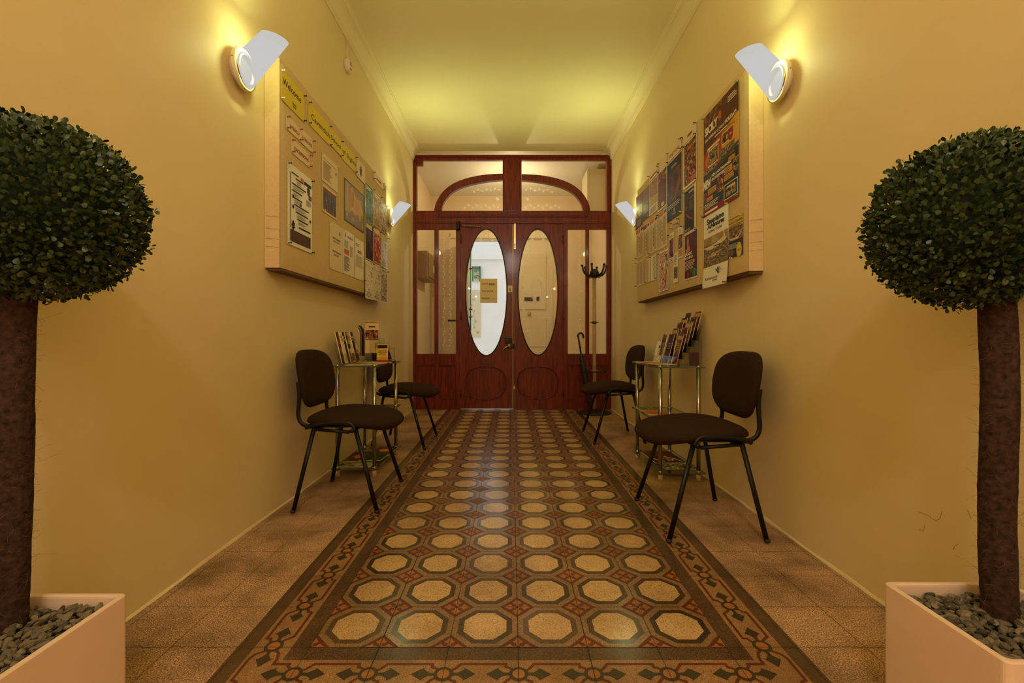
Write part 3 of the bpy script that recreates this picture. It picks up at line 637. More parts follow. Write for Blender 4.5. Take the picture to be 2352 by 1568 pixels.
b = MB(); b.tube([(0.10, V1-0.06, 2.70), (0.62, V1-0.06, 2.70)], 0.014, 'fluorescent_tube', 8); b.box((0.07, V1-0.05, 2.68), (0.65, V1, 2.74), 'white_plastic'); o = b.build('tube_light'); tag(o, 'thin white tube light over the outer doorway, right under the arch', 'tube light', 'tube lights over the outer door')
pd = thing('fill_pendant_lamp', 'bare bulb pendant in the vestibule behind the centre post', 'lamp', (0.01, 6.55, 3.24))  # fixture made up for the added vestibule bulb
b = MB(); b.tube([(0.01, 6.55, 3.24), (0.01, 6.55, 2.88)], 0.004, 'black_plastic', 6); b.lathe([(0.0001, 2.90), (0.02, 2.90), (0.022, 2.85), (0.016, 2.835)], 'black_plastic', (0.01, 6.55, 0), 14); part(b, 'cord', pd)
# ================================================================= sconces
def sconce_parts(t, s):
    # local axes: +X away from the wall, origin on the wall at the disc centre
    Ry = Matrix.Rotation(math.pi/2, 3, 'Y')
    b = MB(); b.lathe([(0.0001, 0.0), (0.060, 0.0), (0.062, 0.006), (0.060, 0.024), (0.0001, 0.024)], 'cream_paint', (0, 0, 0), 40, mtx=Ry); b.build('wall_plate', t)
    for sy in (-1, 1):
        b = MB(); b.sphere((0.030, sy*0.089, 0.012), 0.0045, 'brass', 6); b.build('screw', t)
    b = MB(); b.lathe([(0.050, 0.020), (0.088, 0.022), (0.091, 0.030), (0.088, 0.038), (0.076, 0.042), (0.070, 0.034)], 'cream_paint', (0, 0, 0), 44, mtx=Ry); b.lathe([(0.072, 0.030), (0.0001, 0.030)], mat('glare_stop_dark', (0.02, 0.012, 0.008), 0.8), (0, 0, 0), 44, mtx=Ry); b.build('front_ring', t)  # dark disc added to keep bulb glare from showing through the shade
    b = MB(); b.lathe([(0.058, 0.030), (0.070, 0.034), (0.068, 0.048), (0.058, 0.048)], 'brass', (0, 0, 0), 44, mtx=Ry); b.build('brass_collar', t)
    # opal scoop: a tilted tube cut upright at the wall and almost level at its open top
    ax = Vector((0.66, 0, 0.75)).normalized(); u = Vector((0.75, 0, -0.66)).normalized(); v = Vector((0, 1, 0)); c = Vector((0.045, 0, 0.003)); R = 0.0535
    nrm = Vector((0.029, 0, 0.114)); top = nrm.dot(Vector((0.112, 0, 0.154)))
    b = MB(); n = 48; vs = []; rows_ = 14
    for k_ in range(rows_+1):
        for j in range(n):
            a = 2*math.pi*j/n; e = u*math.cos(a)*R+v*math.sin(a)*0.070
            t0 = -e.x/ax.x; t1 = (top-nrm.dot(c+e))/nrm.dot(ax); e2 = Vector((e.x, e.y*(1-0.30*k_/rows_), e.z)); vs.append(c+e2+ax*(t0+(t1-t0)*k_/rows_))
    fs = [(i*n+j, i*n+(j+1) % n, (i+1)*n+(j+1) % n, (i+1)*n+j) for i in range(rows_) for j in range(n)]
    b.add(vs, fs, 'opal_glass', True); b.build('glass_shade', t)
sl = ['cream sconce with white glass shade above the welcome sheet, left wall near end', 'cream sconce with white glass shade above the largest poster, right wall near end',
      'far left wall sconce glowing beyond the end of the notice board', 'far right wall sconce glowing beyond the end of the poster board',
      'wall sconce on the left wall level with the camera, outside the photo', 'wall sconce on the right wall level with the camera, outside the photo',
      'wall sconce on the left wall far behind the camera', 'wall sconce on the right wall far behind the camera']
sc0 = None
for i, (s, y, z) in enumerate(SCONCES):
    if sc0 is None: sc0 = thing('wall_sconce', sl[0], 'wall lamp', group='wall sconces along both walls'); sconce_parts(sc0, 1); o = sc0
    else: o = copy_tree(sc0)
    o.location = ((XL if s < 0 else XR), y, z); o.rotation_euler = (0, 0, 0 if s < 0 else math.pi); o['label'] = sl[i]
for i, (y, lb) in enumerate(((-1.1, 'white glass globe on the ceiling just behind the camera'), (-2.7, 'white glass globe on the ceiling far behind the camera'))):  # fixtures made up for the added fill bulbs
    t = thing('added_ceiling_lamp', lb, 'ceiling lamp', (0, y, CZ), 'ceiling globes behind the camera')
    b = MB(); b.lathe([(0.0001, 0), (0.07, 0), (0.07, -0.03), (0.0001, -0.03)], 'cream_paint', (0, 0, 0), 24); b.build('canopy_plate', t)
    b = MB(); b.sphere((0, 0, -0.16), 0.135, 'fill_globe_glass', 14); b.build('glass_globe', t)
# ================================================================= wall junction on the left wall
jb = thing('wall_detector', 'small round cream fitting high on the left wall with a short cable', 'wall fitting', (XL, 3.42, 2.89))
Ry = Matrix.Rotation(math.pi/2, 3, 'Y')
b = MB(); b.lathe([(0.0001, 0), (0.048, 0), (0.050, 0.018), (0.040, 0.032), (0.0001, 0.036)], 'cream_paint', (0, 0, 0), 28, mtx=Ry); b.build('housing', jb)
for dz in (0.02, 0.005, -0.025):
    b = MB(); b.box((0.034, -0.012, dz), (0.0375, 0.012, dz+0.004), mat('slot_brown', (0.16, 0.09, 0.04), 0.6)); b.build('slot', jb)
b = MB(); b.tube([(0.006, 0.0, 0.045), (0.006, 0.0, 0.195)], 0.005, 'cream_paint', 8); b.build('cable', jb)
# ================================================================= notice boards and their sheets
TB = 0.08
BL = dict(s=-1, X=XL, y0=2.29, y1=4.235, z0=1.238, z1=2.272, front=XL+TB)
BR = dict(s=1, X=XR, y0=2.29, y1=4.30, z0=1.222, z1=2.25, front=XR-TB)
def board(B, label):
    t = thing('notice_board', label, 'notice board', (B['X'], (B['y0']+B['y1'])/2, B['z0']))
    b = MB(); ny, nz = 60, 34; s = B['s']; vs = []
    for j in range(nz+1):
        for i in range(ny+1):
            y = B['y0']+(B['y1']-B['y0'])*i/ny; z = B['z0']+(B['z1']-B['z0'])*j/nz
            e = min(i, ny-i, 99); g = min(j, nz-j, 99); d = 0.004 if e == 0 or g == 0 else (0.001 if e == 1 or g == 1 else 0)
            vs.append((B['front']+s*d, y, z))
    fs = []
    for j in range(nz):
        for i in range(ny):
            q = (j*(ny+1)+i, j*(ny+1)+i+1, (j+1)*(ny+1)+i+1, (j+1)*(ny+1)+i); fs.append(q if s < 0 else q[::-1])
    b.add(vs, fs, 'board_fabric', False)
    xa, xb = sorted((B['front']+s*0.0065, B['X']-s*0.0015))
    b.box((xa, B['y0'], B['z0']), (xb, B['y1'], B['z1']), 'board_fabric')
    # folded cloth pleats on the near end
    for z in (B['z0']+0.10, B['z0']+0.14, B['z0']+0.19, B['z0']+0.25):
        b.tube([(B['front']+s*0.01, B['y0']+0.001, z), (B['X']-s*0.008, B['y0']+0.001, z+0.006)], [0.0022, 0.003], 'board_fabric', 6, flat=1.6)
    part(b, 'padded_cloth', t)
    b = MB(); 
    b.box((xa+0.006, B['y0']+0.01, B['z0']-0.012), (xb, B['y1']-0.01, B['z0']), mat('batten_wood', (0.16, 0.075, 0.025), 0.7)); part(b, 'backing_batten', t)
    return t
board(BL, 'long cream cloth-covered notice board on the left wall with the yellow welcome sheets')
board(BR, 'long cream cloth-covered board on the right wall covered in tour posters')
def place(B, y, z, lift):
    if B['s'] < 0: rot = Matrix(((0, 0, 1, 0), (1, 0, 0, 0), (0, 1, 0, 0), (0, 0, 0, 1)))
    else: rot = Matrix(((0, 0, -1, 0), (-1, 0, 0, 0), (0, 1, 0, 0), (0, 0, 0, 1)))
    return Matrix.Translation((B['front']-B['s']*lift, y, z)) @ rot
PIN = {}
def pin_mesh(col):
    if col not in PIN:
        b = MB(); m = mat('pin_'+col, {'black': (0.012, 0.010, 0.012), 'red': (0.35, 0.02, 0.015), 'green': (0.08, 0.30, 0.04), 'yellow': (0.75, 0.55, 0.05), 'white': (0.8, 0.75, 0.6)}[col], 0.35)
        b.lathe([(0.0001, 0.0), (0.0008, 0.0), (0.0008, 0.002), (0.0045, 0.0022), (0.0045, 0.004), (0.0026, 0.0055), (0.0026, 0.013), (0.0046, 0.0145), (0.0046, 0.0165), (0.0001, 0.017)], m, (0, 0, 0), 12)
        o = b.build('push_pin'); PIN[col] = o.data; bpy.data.objects.remove(o)
    return PIN[col]
def pin(mtx, u, v, col, label, grp):
    o = bpy.data.objects.new('push_pin', pin_mesh(col)); C.objects.link(o); o.matrix_world = mtx @ Matrix.Translation((u, v, 0.0005))
    tag(o, label, 'push pin', grp)
NSH = [0]
def sheet(B, name, label, cat, xa, xb, yt, yb, draw, base='paper', at='a', lift=0.003, pins=None, curl=0.0, short=None, group=None):
    """xa, xb: pixel columns of the two edges; yt, yb: pixel rows of top and bottom on edge a (or b)"""
    fx = B['front']-B['s']*lift
    ya, yb_ = F*fx/(xa-CX), F*fx/(xb-CX); yy = ya if at == 'a' else yb_
    zt, zb = H-(yt-CY)*yy/F, H-(yb-CY)*yy/F
    Wd, Ht = abs(ya-yb_), zt-zb
    ystart = min(ya, yb_) if B['s'] < 0 else max(ya, yb_)
    mt = place(B, ystart, zb, lift)
    b = MB(); n = 8
    def off(v): return curl*(max(0, 0.5-v/Ht)**2)*4 if curl else 0.0     # bottom lifts away from the board
    vs = []; fs = []
    for k_ in range(n+1):
        v = Ht*k_/n; vs += [(0, v, off(v)), (Wd, v, off(v)), (0, v, off(v)-0.0006), (Wd, v, off(v)-0.0006)]
    for k_ in range(n):
        a = k_*4; c = a+4; fs += [(a, a+1, c+1, c), (a+2, c+2, c+3, a+3), (a, c, c+2, a+2), (a+1, a+3, c+3, c+1)]
    fs += [(0, 2, 3, 1), (n*4, n*4+1, n*4+3, n*4+2)]
    b.add(vs, fs, base)
    D = Draw(b, Wd, Ht, off); 
    if draw: draw(D)
    o = b.build(name, mtx=mt); tag(o, label, cat, group)
    NSH[0] += 1
    if pins:
        for ch in pins.split():
            pos, col = ch.split(':'); nm = {'tl': 'top left', 'tr': 'top right', 'bl': 'bottom left', 'br': 'bottom right', 'tc': 'top middle'}[pos]
            u = {'l': 0.007, 'r': Wd-0.007, 'c': Wd/2}[pos[1]]; v = Ht-0.007 if pos[0] == 't' else 0.007
            pin(mt @ Matrix.Translation((0, 0, off(v))), u, v, col, '%s push pin at the %s corner of the %s' % (col, nm, short or label), 'push pins in the %s board' % ('left' if B['s'] < 0 else 'right'))
    return o
class Draw:
    """ink laid on a sheet; fractions of its width and height"""
    def __init__(s, b, w_, h, off): s.b, s.w, s.h, s.off, s.l = b, w_, h, off, 0
    def z(s, v): s.l += 1; return 0.0003+0.00002*s.l+s.off(v*s.h)
    def r(s, x0, y0, x1, y1, m):
        if s.off(y0*s.h) > 0 and y1-y0 > 0.13:
            n = 5; 
            for i in range(n): s.r(x0, y0+(y1-y0)*i/n, x1, y0+(y1-y0)*(i+1)/n, m)
            return
        za = 0.0003+0.00002*s.l
        s.l += 1; s.b.poly([(x0*s.w, y0*s.h, za+s.off(y0*s.h)), (x1*s.w, y0*s.h, za+s.off(y0*s.h)), (x1*s.w, y1*s.h, za+s.off(y1*s.h)), (x0*s.w, y1*s.h, za+s.off(y1*s.h))], m)
    def p(s, pts, m): z = s.z(min(q[1] for q in pts)); s.b.poly([(x*s.w, y*s.h, z) for x, y in pts], m)
    def e(s, cx, cy, rx, ry, m, n=24, k=None):
        z = s.z(cy); s.b.poly([(cx*s.w+rx*math.cos(i*2*math.pi/n)*(1 if not k or i % 2 else k), cy*s.h+ry*math.sin(i*2*math.pi/n)*(1 if not k or i % 2 else k), z) for i in range(n)], m)
    def t(s, txt, x, y, size, m, **k): s.b.text(txt, x*s.w, y*s.h, size*s.h, m, s.z(y), **k)
    def fit(s, txt, x0, x1, y, size, m, **k):       # text stretched to a given width
        vs, _ = text_geo(txt, k.get('bold', 0), k.get('shear', 0)); w_ = max(p[0] for p in vs)-min(p[0] for p in vs)
        s.b.text(txt, x0*s.w, y*s.h, size*s.h, m, s.z(y), sx=(x1-x0)*s.w/(w_*size*s.h), **k)
    def lines(s, x0, x1, y0, y1, n, m, jag=0.25, th=0.45):
        rnd = random.Random(n*7+int(x0*100)+int(y0*1000)); d = (y1-y0)/n
        for i in range(n): s.r(x0, y0+i*d, x0+(x1-x0)*(1-jag*rnd.random()), y0+i*d+d*th, m)
BK = ink(25, 18, 14); BR_ = ink(70, 38, 20); RD = ink(150, 30, 22); WH = ink(238, 226, 196, 0.4); GR = ink(110, 90, 60); CRM = ink(228, 205, 150); ORG = ink(205, 110, 40); TAN = ink(190, 150, 85)
P_WARM = photo('photo_warm', [(30, 12, 8), (95, 36, 16), (170, 95, 40), (50, 16, 10)], 26)
P_CROWD = photo('photo_crowd', [(16, 8, 6), (30, 12, 8), (115, 38, 18), (190, 100, 35), (40, 16, 12), (215, 175, 100)], 38)
P_SEA = photo('photo_sea', [(60, 50, 40), (120, 100, 70), (165, 140, 95)], 40, stretch=(1, 3, 1))
P_GREEN = photo('photo_green', [(20, 60, 35), (30, 110, 60), (130, 150, 90)], 20)
P_TOWN = photo('photo_town', [(35, 28, 20), (70, 52, 34), (150, 115, 70), (205, 170, 110), (45, 38, 30)], 36)
P_DARK = photo('photo_dark', [(12, 8, 8), (45, 18, 12), (120, 45, 18)], 14)
P_RED = photo('photo_red', [(150, 25, 15), (200, 50, 25), (230, 200, 160)], 22)
P_STREAK = photo('photo_streak', [(15, 12, 12), (90, 70, 55), (25, 15, 15), (150, 120, 90)], 18, stretch=(6, 0.5, 1))
P_GLOSS = photo('photo_pale', [(240, 230, 205), (215, 190, 140), (250, 245, 230), (120, 90, 60)], 22, 0.12)
P_YEL = photo('photo_yellow', [(215, 170, 30), (190, 140, 30), (70, 60, 30)], 25)
P_MULTI = photo('photo_multi', [(40, 110, 60), (180, 40, 30), (240, 235, 215), (30, 30, 30)], 35)
P_BROWN = photo('photo_brown', [(70, 35, 22), (110, 62, 40), (150, 100, 70)], 24)
# ---- left board
sheet(BL, 'paper_sheet', 'yellow sheet reading Welcome to, at the near top corner of the left board', 'notice', 645.5, 699, 156, 226, lambda D: (D.t('Welcome', 0.06, 0.56, 0.34, BK, bold=0.012), D.t('to', 0.46, 0.14, 0.32, BK, bold=0.012)), 'paper_yellow', pins='tl:white tr:black bl:white br:black', short='yellow Welcome sheet')
sheet(BL, 'paper_sheet', 'yellow banner sheet reading Cavendish, first of the three joined yellow sheets', 'notice', 708.4, 758, 231, 283.5, lambda D: D.fit('Cavendish', 0.12, 0.98, 0.36, 0.36, BK, bold=0.01), 'paper_yellow', pins='tl:black bl:black tr:black br:black', short='yellow Cavendish sheet')
sheet(BL, 'paper_sheet', 'yellow banner sheet reading School, middle of the three joined yellow sheets', 'notice', 757.6, 785, 292, 330.6, lambda D: D.fit('School', 0.08, 0.9, 0.38, 0.36, BK, bold=0.01), 'paper_yellow', lift=0.0042, pins='tr:black br:black', short='yellow School sheet')
sheet(BL, 'paper_sheet', 'yellow banner sheet reading of English, last of the three joined yellow sheets', 'notice', 784.6, 817.5, 322, 363, lambda D: (D.fit('of', 0.06, 0.25, 0.38, 0.36, BK, bold=0.01), D.fit('English', 0.34, 0.98, 0.38, 0.36, BK, bold=0.01)), 'paper_yellow', lift=0.003, pins='tr:black br:black', short='yellow of English sheet')
sheet(BL, 'paper_card', 'small card reading WEEKLY in red capitals', 'notice', 657.6, 690, 263, 294.6, lambda D: D.fit('WEEKLY', 0.22, 0.95, 0.34, 0.34, RD, bold=0.02), 'paper', pins='tl:red bl:red tr:red br:red', short='WEEKLY card')
sheet(BL, 'paper_card', 'small card reading LEISURE in red capitals', 'notice', 690.2, 719.5, 293, 326, lambda D: D.fit('LEISURE', 0.12, 0.9, 0.34, 0.34, RD, bold=0.02), 'paper', lift=0.0042, pins='tr:red br:red', short='LEISURE card')
sheet(BL, 'paper_card', 'small card reading EXCURSIONS in red capitals', 'notice', 669.6, 712, 317, 350, lambda D: D.fit('EXCURSIONS', 0.14, 0.92, 0.34, 0.36, RD, bold=0.03), 'paper', pins='tl:red bl:red tr:red br:red', short='EXCURSIONS card')
def news(D):
    D.lines(0.08, 0.12, 0.22, 0.9, 46, BK, 0.1, 0.5); D.r(0.14, 0.9, 0.42, 0.915, BK); D.r(0.5, 0.875, 0.62, 0.92, ORG); D.r(0.64, 0.865, 0.95, 0.905, BK); D.e(0.83, 0.815, 0.018, 0.030, BK, 20, 0.75)
    y = 0.86
    for k_, (x, w_) in enumerate(((0.3, 0.3), (0.16, 0.55), (0.16, 0.4), (0.2, 0.36), (0.24, 0.6), (0.3, 0.5), (0.36, 0.45))):
        D.lines(x, x+w_, y-0.008, y+0.008, 1, BK, 0, 1); D.lines(x+0.04, x+w_-0.05, y-0.062, y-0.016, 4, BR_, 0.4, 0.3); y -= 0.083
    D.r(0.84, 0.70, 0.96, 0.765, P_BROWN); D.lines(0.72, 0.95, 0.61, 0.69, 6, BK, 0.3, 0.3)
    for x, y in ((0.2, 0.62), (0.5, 0.565), (0.2, 0.49), (0.9, 0.42)): D.e(x, y, 0.012, 0.012, BK, 14, 0.6)
    D.e(0.2, 0.26, 0.022, 0.03, BK, 14, 0.6); D.lines(0.42, 0.9, 0.255, 0.275, 1, BK, 0, 0.9)
    D.r(0.09, 0.055, 0.91, 0.20, BR_); D.lines(0.12, 0.9, 0.065, 0.19, 10, ink(120, 85, 50), 0.15, 0.35)
    D.r(0.0, 0.0, 1, 0.002, BK)
sheet(BL, 'newsletter_sheet', 'tall printed newsletter of small headings with a brown block at its foot', 'notice', 660.6, 717, 370, 559.6, news, 'paper_white', pins='tl:black tr:black bl:black br:black', short='tall newsletter')
sheet(BL, 'paper_sheet', 'text sheet in a clear sleeve right of the tall newsletter', 'notice', 739.4, 775.6, 346.3, 413, lambda D: (D.r(0.05, 0.80, 0.9, 0.815, BR_), D.lines(0.08, 0.62, 0.12, 0.74, 17, BR_, 0.3, 0.35), D.e(0.88, 0.62, 0.008, 0.012, BK)), 'paper', pins='tl:yellow tr:yellow', short='sleeved text sheet', lift=0.003)
sheet(BL, 'photo_print', 'framed print of dark vertical streaks with red edges, below the text sheet', 'picture', 740.6, 773.4, 421, 484, lambda D: (D.r(0.05, 0.08, 0.96, 0.92, ink(170, 50, 25)), D.r(0.05, 0.14, 0.96, 0.85, P_STREAK), D.r(0.05, 0.08, 0.96, 0.11, BK)), 'paper', pins='bl:yellow tr:yellow', short='streaked print')
def mapd(D):
    D.r(0, 0, 1, 1, BK); D.r(0.03, 0.02, 0.97, 0.98, ink(150, 130, 115)); D.r(0.05, 0.25, 0.24, 0.95, ink(205, 165, 95))
    D.p([(0.26, 0.3), (0.3, 0.9), (0.4, 0.93), (0.5, 0.82), (0.62, 0.75), (0.8, 0.78), (0.86, 0.6), (0.95, 0.5), (0.9, 0.36), (0.84, 0.44), (0.78, 0.22), (0.66, 0.38), (0.5, 0.28), (0.36, 0.36)], ink(215, 165, 60))
    D.p([(0.32, 0.4), (0.36, 0.85), (0.46, 0.8), (0.44, 0.5)], ink(190, 135, 30)); D.lines(0.52, 0.8, 0.45, 0.7, 8, ink(160, 110, 50), 0.4, 0.25)
    D.e(0.12, 0.18, 0.014, 0.016, ink(215, 165, 60)); D.r(0.34, 0.10, 0.48, 0.2, TAN); D.r(0.86, 0.08, 0.95, 0.24, TAN)
sheet(BL, 'map_sheet', 'framed ochre map of an island coast with a key', 'map', 790.8, 836.3, 406.6, 504, mapd, 'paper')
sheet(BL, 'picture_card', 'small print of a dark crowned emblem beside the last yellow sheet', 'picture', 818.6, 838.5, 361, 403, lambda D: (D.e(0.5, 0.5, 0.030, 0.05, photo('photo_emblem', [(230, 205, 150), (60, 20, 25), (150, 50, 40)], 90), 18, 0.7), D.e(0.5, 0.45, 0.016, 0.035, BK, 12, 0.8)), 'paper', lift=0.0042, pins='bl:yellow', short='emblem print')
sheet(BL, 'paper_card', 'small blank-edged card with red lettering near the far top of the left board', 'notice', 857.6, 880.8, 392.5, 411, lambda D: (D.lines(0.28, 0.72, 0.42, 0.66, 1, RD, 0, 1)), 'paper', pins='tl:black bl:black tr:black br:black', short='far red-lettered card')
sheet(BL, 'paper_sheet', 'pale sheet with two Wi-Fi paragraphs, lowest left of the lower row', 'notice', 757, 787.5, 505, 616, lambda D: (D.e(0.76, 0.83, 0.008, 0.014, BK), D.fit('Wi-Fi Network', 0.2, 0.82, 0.66, 0.055, BK, bold=0.03), D.lines(0.26, 0.74, 0.60, 0.64, 2, BK, 0.1, 0.4), D.fit('Wi-Fi Password', 0.2, 0.84, 0.38, 0.055, BK, bold=0.03), D.lines(0.28, 0.70, 0.31, 0.36, 2, BR_, 0.1, 0.4)), 'paper', pins='tl:yellow bl:yellow', short='Wi-Fi sheet')
sheet(BL, 'paper_sheet', 'printed list with an orange box, in the middle of the lower row', 'notice', 788, 813.5, 523.8, 627, lambda D: (D.e(0.2, 0.88, 0.008, 0.018, RD), D.lines(0.38, 0.88, 0.85, 0.90, 2, BK, 0, 0.5), D.r(0.1, 0.45, 0.5, 0.57, ORG), D.lines(0.1, 0.5, 0.6, 0.78, 7, GR, 0.3, 0.4), D.lines(0.6, 0.9, 0.45, 0.7, 8, GR, 0.3, 0.4), D.lines(0.08, 0.62, 0.08, 0.42, 13, BK, 0.4, 0.4)), 'paper_white', pins='tl:yellow', short='orange box list')
sheet(BL, 'paper_sheet', 'shiny printed list beside the brochure columns in the lower row', 'notice', 814.6, 836.3, 544, 637.6, lambda D: (D.lines(0.1, 0.5, 0.82, 0.9, 2, BK, 0.1, 0.4), D.lines(0.3, 0.75, 0.66, 0.74, 2, BK, 0.1, 0.5), D.lines(0.12, 0.85, 0.3, 0.6, 10, GR, 0.2, 0.35)), mat('glossy_paper', (0.86, 0.76, 0.55), 0.1), pins='br:black', short='shiny list')
cols = [('nearest', 839.3, 857.6, ((415, 503, P_GREEN, 'green landscape'), (505, 593, P_DARK, 'dark crowd scene'), (595, 684, P_GLOSS, 'pale shiny cover'))),
        ('middle', 858, 874.6, ((434, 516, P_YEL, 'yellow cover'), (518, 600, P_RED, 'red cover'), (603, 688, P_GLOSS, 'cream shiny cover'))),
        ('furthest', 875, 889.8, ((458, 531, photo('photo_cellar', [(60, 45, 20), (190, 140, 60), (240, 220, 170)], 30), 'ochre cover'), (533.5, 611, P_GLOSS, 'white glare'), (615, 692, P_MULTI, 'green and red cover')))]  # pale print colours stand in for glare on the furthest middle cover
for cn, xa, xb, rr in cols:
    for ri, (t_, b_, m_, ds) in enumerate(rr):
        pos = ('top', 'middle', 'bottom')[ri]
        sheet(BL, 'tour_brochure', 'brochure with %s, %s of the %s brochure column on the left board' % (ds, pos, cn), 'brochure', xa, xb, t_, b_,
              (lambda D, m_=m_, ri=ri: (D.r(0.04, 0.02, 0.96, 0.98, m_), D.r(0.1, 0.84, 0.85, 0.95, CRM) if ri == 1 else D.lines(0.12, 0.8, 0.84, 0.94, 2, WH, 0.3, 0.5), D.lines(0.12, 0.9, 0.06, 0.2, 4, BK, 0.3, 0.35))), mat('glossy_paper', (0.86, 0.76, 0.55), 0.1), lift=0.006 if ri < 2 else 0.012, pins='tr:black', short='%s %s left brochure' % (cn, pos), group='brochures in columns on the left board')
# ---- right board
def sicily(D):
    D.r(0, 0, 1, 1, ink(58, 40, 38)); D.r(0, 0.60, 1, 1, ink(92, 45, 28)); D.r(0, 0.86, 0.55, 1, P_BROWN)
    D.p([(0, 0.62), (0, 0.42), (0.6, 0.42), (0.6, 0.70)], ink(175, 62, 22)); D.p([(0.55, 0.45), (1, 0.45), (1, 0.74), (0.55, 0.68)], ink(222, 160, 45))
    D.fit('SICILY', 0.04, 0.44, 0.80, 0.105, WH, bold=0.05); D.e(0.5, 0.86, 0.02, 0.03, ink(200, 100, 40), 10, 0.7); D.fit('the highlight of your', 0.04, 0.62, 0.735, 0.046, WH, bold=0.02); D.fit('HOLIDAY!', 0.64, 0.94, 0.735, 0.050, WH, bold=0.04)
    D.lines(0.72, 0.95, 0.90, 0.96, 3, WH, 0.3, 0.4); D.lines(0.35, 0.7, 0.70, 0.715, 1, WH, 0, 0.7)
    D.r(0.14, 0.46, 0.46, 0.62, WH); D.r(0.155, 0.468, 0.445, 0.612, P_TOWN); D.lines(0.12, 0.5, 0.63, 0.66, 1, CRM, 0, 0.8); D.e(0.11, 0.53, 0.030, 0.035, ORG, 20, 0.85)
    D.r(0.56, 0.56, 0.88, 0.66, WH); D.r(0.57, 0.565, 0.87, 0.655, P_CROWD); D.fit('SHOPPING', 0.55, 0.9, 0.665, 0.045, ink(170, 90, 25), bold=0.03); D.e(0.80, 0.60, 0.028, 0.034, RD, 20); D.t('OFF', 0.80, 0.595, 0.02, WH, align='CENTER', bold=0.05)
    D.r(0, 0.40, 0.42, 0.455, P_TOWN); D.r(0.50, 0.42, 0.9, 0.53, P_SEA)
    D.r(0, 0.06, 1, 0.41, ink(48, 38, 42)); D.p([(0, 0.32), (0.3, 0.36), (1, 0.46), (1, 0.49), (0.3, 0.41), (0, 0.38)], ink(60, 70, 65))
    D.fit('NEW', 0.0, 0.24, 0.27, 0.11, WH, bold=0.06); D.fit('FUN & GASTRONOMIC', 0.26, 0.82, 0.345, 0.034, WH, bold=0.04); D.fit('EXCURSIONS', 0.26, 0.62, 0.305, 0.034, WH, bold=0.04)
    for x0, y0, x1, y1 in ((0.74, 0.36, 0.9, 0.40), (0.62, 0.27, 0.84, 0.33), (0.62, 0.21, 0.88, 0.26), (0.14, 0.19, 0.4, 0.245), (0.1, 0.13, 0.3, 0.17)): D.r(x0, y0, x1, y1, ink(205, 150, 60)); D.lines(x0+0.02, x1-0.02, y0+0.008, y1-0.006, 3, BR_, 0.3, 0.35)
    D.r(0.44, 0.15, 0.60, 0.30, P_CROWD); D.r(0.86, 0.24, 1.0, 0.36, P_TOWN); D.r(0.0, 0.12, 0.1, 0.24, P_WARM)
    D.lines(0.03, 0.5, 0.065, 0.12, 4, WH, 0.3, 0.4); D.p([(0.46, 0.08), (0.6, 0.11), (0.6, 0.125), (0.46, 0.1)], ink(20, 90, 90))
    D.r(0, 0, 1, 0.06, ink(135, 22, 18)); D.fit('www.sicilyandmalta.com', 0.04, 0.44, 0.018, 0.035, WH, bold=0.03) if False else D.lines(0.04, 0.44, 0.015, 0.04, 1, WH, 0, 0.8)
    D.r(0.62, 0.035, 0.98, 0.175, WH); D.r(0.635, 0.042, 0.965, 0.168, BK); D.r(0.67, 0.06, 0.93, 0.14, P_TOWN); D.lines(0.7, 0.92, 0.13, 0.155, 1, CRM, 0, 0.7)
sheet(BR, 'tour_poster', 'largest poster, brown and orange, headed SICILY, at the near top', 'poster', 1616.5, 1697, 181.4, 450, sicily, 'paper', at='b', lift=0.006, pins='tl:green tr:green bl:green br:green', short='SICILY poster')
def sea(D):
    D.r(0, 0.28, 1, 0.66, P_SEA); D.r(0, 0.58, 1, 0.68, photo('photo_haze', [(150, 125, 85), (185, 160, 110)], 9))
    D.fit('Seaplane', 0.13, 0.83, 0.86, 0.10, BK, bold=0.04); D.fit('Adventures', 0.14, 0.86, 0.795, 0.085, BK, bold=0.05, shear=0.35); D.fit('SCENIC TOURS', 0.2, 0.76, 0.735, 0.042, BR_, bold=0.03)
    D.p([(0.02, 0.545), (0.2, 0.55), (0.5, 0.565), (0.78, 0.60), (0.80, 0.68), (0.84, 0.69), (0.88, 0.60), (0.96, 0.58), (0.86, 0.55), (0.5, 0.51), (0.3, 0.50), (0.14, 0.515)], CRM)
    D.p([(0.0, 0.555), (0.3, 0.55), (0.62, 0.52), (0.62, 0.51), (0.3, 0.535), (0.0, 0.545)], WH); D.e(0.42, 0.42, 0.035, 0.012, CRM); D.p([(0.15, 0.40), (0.75, 0.44), (0.72, 0.46), (0.15, 0.42)], TAN)
    D.lines(0.42, 0.7, 0.525, 0.55, 1, BK, 0, 0.5); D.e(0.80, 0.63, 0.005, 0.014, ORG)
    D.fit('harbourair', 0.12, 0.64, 0.10, 0.062, BR_, bold=0.0); D.lines(0.42, 0.62, 0.075, 0.09, 1, BR_, 0, 0.8)
    for a in (0.5, 0.9, 1.4, 1.8, 2.2):
        D.p([(0.66, 0.15), (0.66+0.19*math.cos(a)-0.01, 0.15+0.085*math.sin(a)), (0.66+0.20*math.cos(a)+0.02, 0.15+0.10*math.sin(a)), (0.67, 0.155)], BK)
sheet(BR, 'tour_poster', 'long poster reading Seaplane Adventures, its foot hanging below the board', 'poster', 1617, 1673, 498, 663.5, sea, 'paper_white', at='a', lift=0.004, curl=0.012, pins='tl:black br:black bl:black tr:yellow', short='seaplane poster')
